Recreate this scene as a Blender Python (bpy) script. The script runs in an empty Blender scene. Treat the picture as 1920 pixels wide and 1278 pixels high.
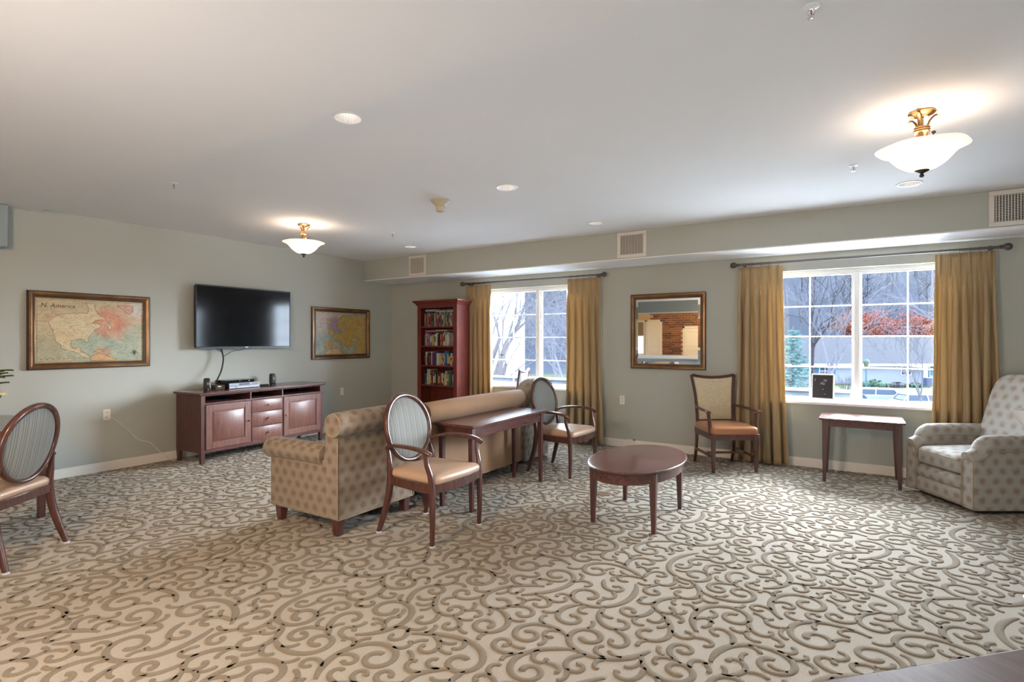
import bpy, bmesh, math, random
import numpy as np
from mathutils import Vector, Matrix, noise
from mathutils.geometry import tessellate_polygon
C = bpy.context.scene.collection
S = bpy.context.scene
PI = math.pi
R = math.radians
random.seed(7)

# ------------------------------------------------------------------ camera
cam_d = bpy.data.cameras.new('camera')
cam_d.sensor_width = 36.0
cam_d.sensor_fit = 'HORIZONTAL'
cam_d.lens = 1022.58 / 1920 * 36.0
cam_d.shift_y = -0.0006
cam_d.clip_start = 0.05
cam_d.clip_end = 600
cam = bpy.data.objects.new('camera', cam_d)
C.objects.link(cam)
cam.location = (7.037, -7.078, 1.445)
cam.rotation_euler = (R(90), 0, R(32.363))
S.camera = cam

# ------------------------------------------------------------------ view, sky, lights
S.view_settings.view_transform = 'Standard'
S.view_settings.look = 'None'
S.view_settings.gamma = 1.0
S.view_settings.use_curve_mapping = False
S.view_settings.exposure = 0.42
S.cycles.max_bounces = 10
S.cycles.diffuse_bounces = 6
S.cycles.transparent_max_bounces = 16

W = bpy.data.worlds.new('overcast_sky')
S.world = W
W.use_nodes = True
bg = W.node_tree.nodes['Background']
bg.inputs[0].default_value = (0.70, 0.84, 1.0, 1)
bg.inputs[1].default_value = 25.0

def area(name, loc, target, sx, sy, power, col, portal=False):
    d = bpy.data.lights.new(name, 'AREA')
    d.shape = 'RECTANGLE'
    d.size, d.size_y = sx, sy
    d.energy = power
    d.color = col
    if portal:
        d.cycles.is_portal = True
    o = bpy.data.objects.new(name, d)
    C.objects.link(o)
    o.location = loc
    o.rotation_euler = (Vector(target) - Vector(loc)).to_track_quat('-Z', 'Y').to_euler()
    return o

area('sky_portal', (2.90, 0.19, 1.5), (2.90, -3, 1.5), 1.9, 1.5, 1, (1, 1, 1), True)
area('sky_portal', (7.03, 0.19, 1.5), (7.03, -3, 1.5), 1.9, 1.5, 1, (1, 1, 1), True)
# added warm fill from behind the camera, then light on the kitchen brick
area('warm_fill', (5.0, -7.75, 2.7), (3.4, -5.2, 0.0), 0.8, 0.8, 140, (1.0, 0.62, 0.30))
area('kitchen_light', (3.0, -10.2, 2.3), (2.2, -12.2, 0.6), 3.0, 1.0, 60, (1.0, 0.74, 0.46))
# added fill panels behind the camera, bounced off the ceiling; no real flash
area('bounce_fill', (9.35, -7.6, 1.0), (6.2, -1.0, 2.6), 1.2, 0.5, 34, (0.86, 0.93, 1.0))
area('bounce_fill', (5.0, -7.75, 1.0), (3.8, -1.5, 2.6), 0.8, 0.7, 34, (0.86, 0.93, 1.0))
# low bright overcast sky beyond the hill: broad soft daylight that comes in through the windows
sd = bpy.data.lights.new('soft_daylight', 'SUN')
sd.energy = 44
sd.angle = R(58)
sd.color = (0.84, 0.92, 1.0)
so = bpy.data.objects.new('soft_daylight', sd)
C.objects.link(so)
so.rotation_euler = Vector((-0.40, -1.0, -0.50)).to_track_quat('-Z', 'Y').to_euler()

# ------------------------------------------------------------------ mesh builder
class MB:
    def __init__(self):
        self.v = []; self.f = []; self.m = []
    def add(self, vs, fs, mi=0, M=None):
        o = len(self.v)
        if M is not None:
            vs = [M @ Vector(p) for p in vs]
        self.v.extend([tuple(p) for p in vs])
        for f in fs:
            self.f.append(tuple(i + o for i in f)); self.m.append(mi)
        return self
    def box(self, x0, x1, y0, y1, z0, z1, mi=0, M=None):
        vs = [(x0,y0,z0),(x1,y0,z0),(x1,y1,z0),(x0,y1,z0),(x0,y0,z1),(x1,y0,z1),(x1,y1,z1),(x0,y1,z1)]
        return self.add(vs, BOXF, mi, M)
    def frus(self, c0, s0, c1, s1, mi=0, M=None):
        (x,y,z),(a,b) = c0,s0; (X,Y,Z),(A,B) = c1,s1
        vs = [(x-a/2,y-b/2,z),(x+a/2,y-b/2,z),(x+a/2,y+b/2,z),(x-a/2,y+b/2,z),
              (X-A/2,Y-B/2,Z),(X+A/2,Y-B/2,Z),(X+A/2,Y+B/2,Z),(X-A/2,Y+B/2,Z)]
        return self.add(vs, BOXF, mi, M)
    def tube(self, pts, rad, n=8, mi=0, M=None, closed=False, caps=True):
        pts = [Vector(p) for p in pts]; k = len(pts)
        if not hasattr(rad, '__len__'): rad = [rad]*k
        vs = []; fs = []
        t0 = (pts[1]-pts[0]).normalized()
        up = Vector((0,0,1)) if abs(t0.z) < 0.9 else Vector((1,0,0))
        u = t0.cross(up).normalized()
        for i,p in enumerate(pts):
            if closed: t = (pts[(i+1)%k]-pts[(i-1)%k])
            else: t = pts[min(i+1,k-1)]-pts[max(i-1,0)]
            t.normalize()
            u = (u - t*u.dot(t)); u.normalize()
            w = t.cross(u)
            for j in range(n):
                a = 2*PI*j/n
                vs.append(p + (u*math.cos(a)+w*math.sin(a))*rad[i])
        kk = k if closed else k-1
        for i in range(kk):
            for j in range(n):
                a=i*n+j; b=i*n+(j+1)%n; c=((i+1)%k)*n+(j+1)%n; d=((i+1)%k)*n+j
                fs.append((a,d,c,b))
        if caps and not closed:
            fs.append(tuple(range(n))); fs.append(tuple(reversed(range((k-1)*n,k*n))))
        return self.add(vs, fs, mi, M)
    def sweep(self, pts, prof, up=(0,0,1), scale=None, mi=0, M=None, closed=False):
        """prof: 2D points (side, up)"""
        pts=[Vector(p) for p in pts]; k=len(pts); n=len(prof); up=Vector(up)
        vs=[]; fs=[]
        for i,p in enumerate(pts):
            if closed: t=pts[(i+1)%k]-pts[(i-1)%k]
            else: t=pts[min(i+1,k-1)]-pts[max(i-1,0)]
            t.normalize()
            sd_=t.cross(up).normalized(); w=sd_.cross(t).normalized()
            s=1 if scale is None else scale[i]
            sx,sy=(s,s) if not hasattr(s,'__len__') else s
            for a,b in prof: vs.append(p+sd_*a*sx+w*b*sy)
        for i in range(k if closed else k-1):
            for j in range(n):
                a=i*n+j; b=i*n+(j+1)%n; c=((i+1)%k)*n+(j+1)%n; d=((i+1)%k)*n+j
                fs.append((a,b,c,d))
        if not closed:
            fs.append(tuple(reversed(range(n)))); fs.append(tuple(range((k-1)*n,k*n)))
        return self.add(vs,fs,mi,M)
    def lathe(self, prof, n=32, c=(0,0,0), mi=0, M=None, wob=None, caps=True):
        vs=[];fs=[];k=len(prof)
        for i,(r,z) in enumerate(prof):
            for j in range(n):
                a=2*PI*j/n; rr=r*(1 if wob is None else wob(a,i/(k-1)))
                vs.append((c[0]+rr*math.cos(a),c[1]+rr*math.sin(a),c[2]+z))
        for i in range(k-1):
            for j in range(n):
                fs.append((i*n+j,i*n+(j+1)%n,(i+1)*n+(j+1)%n,(i+1)*n+j))
        if prof[0][0]>1e-4 and wob is None and caps: fs.append(tuple(reversed(range(n))))
        if prof[-1][0]>1e-4 and wob is None and caps: fs.append(tuple(range((k-1)*n,k*n)))
        return self.add(vs,fs,mi,M)
    def prism(self, poly, t0, t1, axis='y', mi=0, M=None):
        n=len(poly)
        def P(a,b,t): return {'x':(t,a,b),'y':(a,t,b),'z':(a,b,t)}[axis]
        vs=[P(a,b,t0) for a,b in poly]+[P(a,b,t1) for a,b in poly]
        fs=[tuple(range(n)),tuple(reversed(range(n,2*n)))]
        for j in range(n): fs.append((j,n+j,n+(j+1)%n,(j+1)%n))
        return self.add(vs,fs,mi,M)
    def rbox(self, c, h, r, n=8, mi=0, M=None, crown=0.0, fn=None):
        """rounded soft box; crown bulges the top"""
        vs=[];fs=[]
        hx,hy,hz=h; r=min(r,hx,hy,hz)
        def g(i):
            t=-1+2*i/n
            return t
        for ax in range(3):
            for sg in (-1,1):
                o=len(vs)
                for i in range(n+1):
                    for j in range(n+1):
                        p=[0,0,0]; p[ax]=sg; p[(ax+1)%3]=g(i); p[(ax+2)%3]=g(j)
                        p=[math.copysign(abs(q)**0.7,q) for q in p]
                        q=Vector((p[0]*hx,p[1]*hy,p[2]*hz))
                        k=Vector((max(-(hx-r),min(hx-r,q.x)),max(-(hy-r),min(hy-r,q.y)),max(-(hz-r),min(hz-r,q.z))))
                        d=q-k
                        if d.length>1e-6: q=k+d.normalized()*r
                        if crown:
                            q.z+=crown*max(0,1-(q.x/hx)**2)*max(0,1-(q.y/hy)**2)*(1 if q.z>0 else 0.25)
                        if fn: q=Vector(fn(q))
                        vs.append(q+Vector(c))
                for i in range(n):
                    for j in range(n):
                        a=o+i*(n+1)+j; b=a+1; c2=a+n+2; d2=a+n+1
                        fs.append((a,d2,c2,b) if sg>0 else (a,b,c2,d2))
        return self.add(vs,fs,mi,M)
    def grid(self, fn, nu, nv, mi=0, M=None, both=False):
        vs=[fn(i/nu,j/nv) for j in range(nv+1) for i in range(nu+1)]
        fs=[(j*(nu+1)+i,j*(nu+1)+i+1,(j+1)*(nu+1)+i+1,(j+1)*(nu+1)+i) for j in range(nv) for i in range(nu)]
        return self.add(vs,fs,mi,M)
    def build(self, name, mats, parent=None, bevel=0, angle=38, weld=False, seg=2):
        me=bpy.data.meshes.new(name)
        me.from_pydata(self.v,[],self.f)
        if not isinstance(mats,(list,tuple)): mats=[mats]
        for m in mats: me.materials.append(m)
        me.polygons.foreach_set('material_index',self.m)
        if weld:
            b=bmesh.new(); b.from_mesh(me); bmesh.ops.remove_doubles(b,verts=b.verts,dist=1e-5)
            bmesh.ops.recalc_face_normals(b,faces=b.faces); b.to_mesh(me); b.free()
        else:
            b=bmesh.new(); b.from_mesh(me); bmesh.ops.recalc_face_normals(b,faces=b.faces); b.to_mesh(me); b.free()
        # box-projected UVs in metres
        nl=len(me.loops); nv=len(me.vertices)
        co=np.empty(nv*3); me.vertices.foreach_get('co',co); co=co.reshape(-1,3)
        li=np.empty(nl,dtype=np.int32); me.loops.foreach_get('vertex_index',li)
        npoly=len(me.polygons)
        nr=np.empty(npoly*3); me.polygons.foreach_get('normal',nr); nr=nr.reshape(-1,3)
        lt=np.empty(npoly,dtype=np.int32); me.polygons.foreach_get('loop_total',lt)
        pi=np.repeat(np.arange(npoly),lt)
        ax=np.argmax(np.abs(nr),axis=1)[pi]
        p=co[li]
        u=np.where(ax==0,p[:,1],p[:,0]); v=np.where(ax==2,p[:,1],p[:,2])
        uv=me.uv_layers.new(name='UVMap')
        uv.data.foreach_set('uv',np.stack([u,v],1).ravel().astype(np.float32))
        me.polygons.foreach_set('use_smooth',[True]*npoly)
        me.set_sharp_from_angle(angle=R(angle))
        me.update()
        o=bpy.data.objects.new(name,me)
        C.objects.link(o)
        if parent is not None: o.parent=parent
        if bevel:
            md=o.modifiers.new('bevel','BEVEL'); md.width=bevel; md.segments=seg; md.limit_method='ANGLE'; md.angle_limit=R(40)
            md.harden_normals=False
        return o
BOXF=[(0,3,2,1),(4,5,6,7),(0,1,5,4),(1,2,6,5),(2,3,7,6),(3,0,4,7)]

def thing(name,label,cat,loc=(0,0,0),rz=0,group=None):
    o=bpy.data.objects.new(name,None); o.empty_display_size=0.1
    C.objects.link(o); o.location=loc; o.rotation_euler=(0,0,rz)
    return tag(o,label,cat,group)
def tag(o,label=None,cat=None,group=None,kind=None):
    if label: o['label']=label
    if cat: o['category']=cat
    if group: o['group']=group
    if kind: o['kind']=kind
    return o
def struct(mb,name,mats,parent=None,**k):
    o=mb.build(name,mats,parent,**k)
    if parent is None: o['kind']='structure'
    return o
def copy_tree(o,parent=None):
    c=o.copy(); C.objects.link(c)
    if parent is not None: c.parent=parent
    for ch in list(o.children): copy_tree(ch,c)
    return c
def bez(P,n):
    """Catmull-Rom through points"""
    P=[Vector(p) for p in P]; out=[]
    Q=[P[0]*2-P[1]]+P+[P[-1]*2-P[-2]]
    for i in range(1,len(Q)-2):
        a,b,c,d=Q[i-1],Q[i],Q[i+1],Q[i+2]
        for k in range(n):
            t=k/n
            out.append(0.5*((2*b)+(c-a)*t+(2*a-5*b+4*c-d)*t*t+(3*b-a-3*c+d)*t**3))
    out.append(P[-1]); return out
def rrect(w,h,r=0.25,n=3):
    """rounded rectangle profile"""
    r=min(w,h)*r; out=[]
    for cx_,cy_,a0 in ((w/2-r,h/2-r,0),(-w/2+r,h/2-r,90),(-w/2+r,-h/2+r,180),(w/2-r,-h/2+r,270)):
        for i in range(n+1):
            a=R(a0+90*i/n); out.append((cx_+r*math.cos(a),cy_+r*math.sin(a)))
    return out

# ------------------------------------------------------------------ materials
class NT:
    def __init__(s,name):
        s.m=bpy.data.materials.new(name); s.m.use_nodes=True; s.t=s.m.node_tree
        s.b=s.t.nodes['Principled BSDF']; s.out=s.t.nodes['Material Output']
    def n(s,ty,**k):
        x=s.t.nodes.new(ty)
        for a,b in k.items(): setattr(x,a,b)
        return x
    def l(s,a,b): s.t.links.new(a,b)
    def val(s,x,inp):
        if hasattr(x,'default_value') or hasattr(x,'links'): s.l(x,inp)
        else: inp.default_value=x
    def math(s,op,a,b=0.0,c=None):
        x=s.n('ShaderNodeMath',operation=op); s.val(a,x.inputs[0]); s.val(b,x.inputs[1])
        if c is not None: s.val(c,x.inputs[2])
        return x.outputs[0]
    def mix(s,f,a,b,bt='MIX'):
        x=s.n('ShaderNodeMix',data_type='RGBA',blend_type=bt)
        s.val(f,x.inputs[0]); 
        for v,i in ((a,6),(b,7)):
            if isinstance(v,tuple): x.inputs[i].default_value=(*v[:3],1)
            else: s.l(v,x.inputs[i])
        return x.outputs[2]
    def ramp(s,f,stops,interp='LINEAR'):
        x=s.n('ShaderNodeValToRGB'); x.color_ramp.interpolation=interp
        e=x.color_ramp.elements
        while len(e)<len(stops): e.new(0.5)
        for k,(p,c) in zip(e,stops): k.position=p; k.color=(*c[:3],1)
        s.l(f,x.inputs[0]); return x.outputs[0]
    def coord(s,kind='Object'): return s.n('ShaderNodeTexCoord').outputs[kind]
    def mapv(s,vec,scale=(1,1,1),loc=(0,0,0),rot=(0,0,0)):
        x=s.n('ShaderNodeMapping'); s.l(vec,x.inputs[0]); x.inputs['Scale'].default_value=scale
        x.inputs['Location'].default_value=loc; x.inputs['Rotation'].default_value=rot; return x.outputs[0]
    def noise(s,vec,scale=5,detail=3,rough=0.5,dist=0.0):
        x=s.n('ShaderNodeTexNoise'); s.l(vec,x.inputs['Vector']); x.inputs['Scale'].default_value=scale
        x.inputs['Detail'].default_value=detail; x.inputs['Roughness'].default_value=rough; x.inputs['Distortion'].default_value=dist
        return x.outputs[0]
    def bump(s,h,strength=0.3,dist=0.01):
        x=s.n('ShaderNodeBump'); x.inputs['Strength'].default_value=strength; x.inputs['Distance'].default_value=dist
        s.l(h,x.inputs['Height']); s.l(x.outputs[0],s.b.inputs['Normal'])
    def set(s,col=None,rough=None,spec=None,metal=None,coat=None,sheen=None):
        if col is not None:
            if isinstance(col,tuple): s.b.inputs['Base Color'].default_value=(*col[:3],1)
            else: s.l(col,s.b.inputs['Base Color'])
        if rough is not None: s.val(rough,s.b.inputs['Roughness'])
        if spec is not None: s.b.inputs['Specular IOR Level'].default_value=spec
        if metal is not None: s.b.inputs['Metallic'].default_value=metal
        if coat is not None: s.b.inputs['Coat Weight'].default_value=coat; s.b.inputs['Coat Roughness'].default_value=0.15
        if sheen is not None: s.b.inputs['Sheen Weight'].default_value=sheen; s.b.inputs['Sheen Roughness'].default_value=0.4
        return s

def plain(name,col,rough=0.6,metal=0.0,spec=0.5,var=0.06,scale=8,bump=0.0,bscale=60,coat=None,sheen=None):
    s=NT(name); v=s.noise(s.coord(),scale,3)
    a=tuple(c*(1-var) for c in col); b=tuple(min(1,c*(1+var)) for c in col)
    s.set(s.mix(v,a,b),rough,spec,metal,coat,sheen)
    if bump: s.bump(s.noise(s.coord(),bscale,2),bump,0.002)
    return s.m
def wood(name,col,rough=0.32,stretch=(1,1,12),dark=0.6,coat=0.25):
    s=NT(name); v=s.mapv(s.coord(),(14/stretch[0],14/stretch[1],14/stretch[2]))
    n=s.noise(v,2.5,5,0.6,1.2); f=s.noise(s.mapv(s.coord(),(90/stretch[0],90/stretch[1],90/stretch[2])),2,2)
    c=s.ramp(n,[(0.3,tuple(x*dark for x in col)),(0.7,tuple(x*1.25 for x in col))])
    c=s.mix(s.math('MULTIPLY',f,0.25),c,tuple(x*0.5 for x in col))
    s.set(c,rough,0.5,None,coat); return s.m

M={}
M['wall']=plain('sage_green_wall_paint',(0.42,0.432,0.39),0.75,var=0.025,scale=1.5,bump=0.06,bscale=180,spec=0.3)
M['header']=plain('blue_grey_wall_paint',(0.30,0.36,0.38),0.75,var=0.02,spec=0.3)
M['ceiling']=plain('ceiling_paint',(0.80,0.79,0.785),0.85,var=0.02,scale=2,bump=0.05,bscale=200,spec=0.2)
M['trim']=plain('white_trim_paint',(0.78,0.73,0.66),0.35,var=0.02)
M['vinyl']=plain('white_vinyl',(0.82,0.83,0.84),0.3,var=0.02)
M['maho']=wood('mahogany_wood',(0.105,0.041,0.034),0.36,(1,1,10),0.55,0.1)
M['maho_x']=wood('mahogany_wood_lengthwise',(0.120,0.045,0.037),0.24,(1,10,1),0.55,0.4)
M['card_top']=wood('glossy_walnut_top',(0.150,0.105,0.105),0.30,(1,10,1),0.7,1.0)
M['maho_l']=wood('mahogany_door_wood',(0.185,0.078,0.060),0.40,(1,1,10),0.6,0.08)
M['cherry']=wood('cherry_bookcase_wood',(0.150,0.032,0.024),0.45,(1,1,12),0.65,0.05)
M['cherry'].node_tree.nodes['Principled BSDF'].inputs['Specular IOR Level'].default_value=0.2
M['grey_pad']=plain('grey_chair_fabric',(0.20,0.19,0.18),0.7)
M['chairwood']=wood('chair_frame_wood',(0.095,0.036,0.028),0.26,(1,1,8),0.6,0.4)
M['black']=plain('black_plastic',(0.012,0.012,0.013),0.35)
M['dark']=plain('dark_cavity',(0.006,0.004,0.004),0.8)
M['blackgloss']=plain('black_screen_glass',(0.004,0.005,0.007),0.10,spec=0.32)
M['silver']=plain('silver_plastic',(0.20,0.21,0.235),0.4,metal=0.3)
M['brass']=plain('antique_brass',(0.50,0.30,0.13),0.28,metal=1.0)
M['bronze']=plain('dark_bronze',(0.09,0.065,0.05),0.35,metal=0.8)
M['rod']=plain('pewter_rod_metal',(0.12,0.105,0.10),0.35,metal=0.7)
M['knob']=plain('aged_brass_knob',(0.26,0.17,0.09),0.3,metal=1.0)
M['glide']=plain('clear_plastic_glide',(0.62,0.64,0.66),0.2)
M['white_plate']=plain('white_plastic_plate',(0.74,0.70,0.62),0.35)
M['cream_plastic']=plain('cream_plastic',(0.46,0.41,0.30),0.5)
M['greige']=plain('register_paint',(0.66,0.62,0.56),0.45)
M['chrome']=plain('chrome',(0.85,0.82,0.80),0.12,metal=1.0)
M['reflector']=plain('satin_reflector',(0.80,0.77,0.74),0.25,metal=0.35)
M['leather_tan']=plain('tan_vinyl_seat',(0.50,0.335,0.225),0.38,var=0.04,bump=0.1,bscale=300,coat=0.1)
M['leather_brown']=plain('caramel_vinyl_seat',(0.33,0.135,0.055),0.32,var=0.06,bump=0.1,bscale=300,coat=0.2)
M['velvet']=plain('tan_velour',(0.33,0.19,0.10),0.8,var=0.12,scale=4,sheen=0.12,bump=0.15,bscale=260)
M['piping']=plain('fabric_piping',(0.30,0.235,0.16),0.8)

def m_stripe():
    s=NT('striped_chair_fabric'); uv=s.coord('UV'); sp=s.n('ShaderNodeSeparateXYZ'); s.l(uv,sp.inputs[0])
    x=s.math('FRACT',s.math('MULTIPLY',sp.outputs[0],1/0.062))
    bl=(0.155,0.175,0.17); cr=(0.40,0.37,0.29); tn=(0.24,0.19,0.125); sl=(0.105,0.13,0.155)
    c=s.ramp(x,[(0,bl),(0.10,cr),(0.16,bl),(0.27,tn),(0.33,sl),(0.42,cr),(0.47,bl),(0.60,sl),(0.66,cr),(0.72,tn),(0.78,bl),(0.88,sl),(0.94,cr)],'CONSTANT')
    w=s.noise(s.mapv(uv,(900,60,1)),1,1)
    c=s.mix(s.math('MULTIPLY',w,0.3),c,(0.13,0.13,0.12))
    s.set(c,0.6,sheen=0.3); s.bump(w,0.15,0.001); return s.m
M['stripe']=m_stripe()
def m_dots(name,base,dot,sp_=0.095,rad=0.30):
    s=NT(name); uv=s.coord('UV'); q=s.n('ShaderNodeSeparateXYZ'); s.l(uv,q.inputs[0])
    u=s.math('DIVIDE',q.outputs[0],sp_); v=s.math('DIVIDE',q.outputs[1],sp_*0.72)
    row=s.math('FLOOR',v); off=s.math('MULTIPLY',s.math('FLOORED_MODULO',row,2.0),0.5)
    uu=s.math('ADD',u,off)
    fu=s.math('SUBTRACT',s.math('FRACT',uu),0.5); fv=s.math('MULTIPLY',s.math('SUBTRACT',s.math('FRACT',v),0.5),0.78)
    n1=s.noise(uv,38,3); d=s.math('SQRT',s.math('ADD',s.math('MULTIPLY',fu,fu),s.math('MULTIPLY',fv,fv)))
    d=s.math('ADD',d,s.math('MULTIPLY',s.math('SUBTRACT',n1,0.5),0.42))
    mr=s.n('ShaderNodeMapRange',interpolation_type='SMOOTHSTEP'); s.l(d,mr.inputs[0])
    mr.inputs[1].default_value=rad; mr.inputs[2].default_value=rad*0.12; mr.inputs[3].default_value=0; mr.inputs[4].default_value=0.8
    w=s.noise(uv,9,3); b=s.mix(w,tuple(c*0.93 for c in base),tuple(c*1.06 for c in base))
    s.set(s.mix(mr.outputs[0],b,dot),0.85,sheen=0.1); s.bump(s.noise(uv,400,2),0.2,0.001); return s.m
M['dots']=m_dots('medallion_upholstery',(0.27,0.222,0.168),(0.165,0.10,0.06),0.104,0.46)
M['dots_light']=m_dots('pale_medallion_upholstery',(0.345,0.32,0.28),(0.215,0.15,0.105),0.112,0.42)
def m_damask():
    s=NT('cream_damask_fabric'); n=s.noise(s.coord('UV'),22,3,0.5,2.5)
    c=s.ramp(n,[(0.44,(0.50,0.40,0.24)),(0.50,(0.66,0.58,0.41)),(0.56,(0.50,0.40,0.24))])
    s.set(c,0.55,sheen=0.2); s.bump(n,0.15,0.002); return s.m
M['damask']=m_damask()
def m_curtain():
    s=NT('gold_drape_fabric'); n=s.noise(s.mapv(s.coord(),(60,60,1.2)),2,3)
    c=s.ramp(n,[(0.3,(0.385,0.27,0.135)),(0.7,(0.475,0.345,0.185))])
    s.set(c,0.62,sheen=0.3)
    tr=s.n('ShaderNodeBsdfTranslucent'); s.l(c,tr.inputs[0])
    mx=s.n('ShaderNodeMixShader'); mx.inputs[0].default_value=0.26
    s.l(s.b.outputs[0],mx.inputs[1]); s.l(tr.outputs[0],mx.inputs[2]); s.l(mx.outputs[0],s.out.inputs[0]); return s.m
M['curtain']=m_curtain()
def m_carpet(name,a,b,sc,bs):
    s=NT(name); o=s.coord(); n=s.noise(o,sc,2,0.6); w=s.noise(o,1.3,2)
    c=s.mix(s.math('MULTIPLY',w,0.25),s.ramp(n,[(0.35,a),(0.65,b)]),tuple(x*0.85 for x in a))
    s.set(c,0.95,spec=0.1,sheen=0.15); s.bump(n,bs,0.006); return s.m
M['carpet']=m_carpet('cream_loop_carpet',(0.32,0.283,0.225),(0.475,0.438,0.375),260,0.6)
M['scroll']=m_carpet('olive_cut_pile',(0.185,0.150,0.105),(0.25,0.210,0.155),320,0.5)
def m_glass():
    s=NT('window_glass'); t=s.n('ShaderNodeBsdfTransparent'); g=s.n('ShaderNodeBsdfGlossy'); g.inputs['Roughness'].default_value=0.0
    lw=s.n('ShaderNodeLayerWeight'); lw.inputs[0].default_value=0.5; fz=s.math('MULTIPLY_ADD',s.math('POWER',lw.outputs['Facing'],5.0),0.6,0.03)
    mx=s.n('ShaderNodeMixShader'); s.l(fz,mx.inputs[0]); s.l(t.outputs[0],mx.inputs[1]); s.l(g.outputs[0],mx.inputs[2])
    s.l(mx.outputs[0],s.out.inputs[0]); return s.m
M['glass']=m_glass()
def m_mirror():
    s=NT('mirror_silvering'); s.set((0.9,0.92,0.91),0.02,metal=1.0); return s.m
M['mirror']=m_mirror()
def m_bowl():
    s=NT('alabaster_glass'); n=s.noise(s.coord(),6,4,0.5,1)
    c=s.ramp(n,[(0.3,(0.93,0.89,0.84)),(0.7,(0.99,0.97,0.94))]); s.set(c,0.35)
    tr=s.n('ShaderNodeBsdfTranslucent'); s.l(c,tr.inputs[0])
    mx=s.n('ShaderNodeMixShader'); mx.inputs[0].default_value=0.5
    em=s.n('ShaderNodeEmission'); em.inputs[0].default_value=(1,0.90,0.80,1); em.inputs[1].default_value=0.22
    ad=s.n('ShaderNodeAddShader')
    s.l(s.b.outputs[0],mx.inputs[1]); s.l(tr.outputs[0],mx.inputs[2]); s.l(mx.outputs[0],ad.inputs[0]); s.l(em.outputs[0],ad.inputs[1]); s.l(ad.outputs[0],s.out.inputs[0]); return s.m
M['bowl']=m_bowl()
def emis(name,col,st):
    s=NT(name); s.set((0.8,0.8,0.8),0.4); s.b.inputs['Emission Color'].default_value=(*col,1); s.b.inputs['Emission Strength'].default_value=st; return s.m
M['bulb']=emis('warm_lit_bulb',(1,0.82,0.58),3)
M['led']=emis('red_led',(1,0.1,0.02),3)
def m_frame():
    s=NT('gilt_bronze_frame'); n=s.noise(s.coord(),7,3)
    s.set(s.ramp(n,[(0.3,(0.17,0.085,0.035)),(0.7,(0.30,0.165,0.062))]),0.32,metal=0.6); return s.m
M['gilt']=m_frame()
M['frame_dark']=plain('dark_frame_edge',(0.045,0.020,0.014),0.3)
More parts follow.
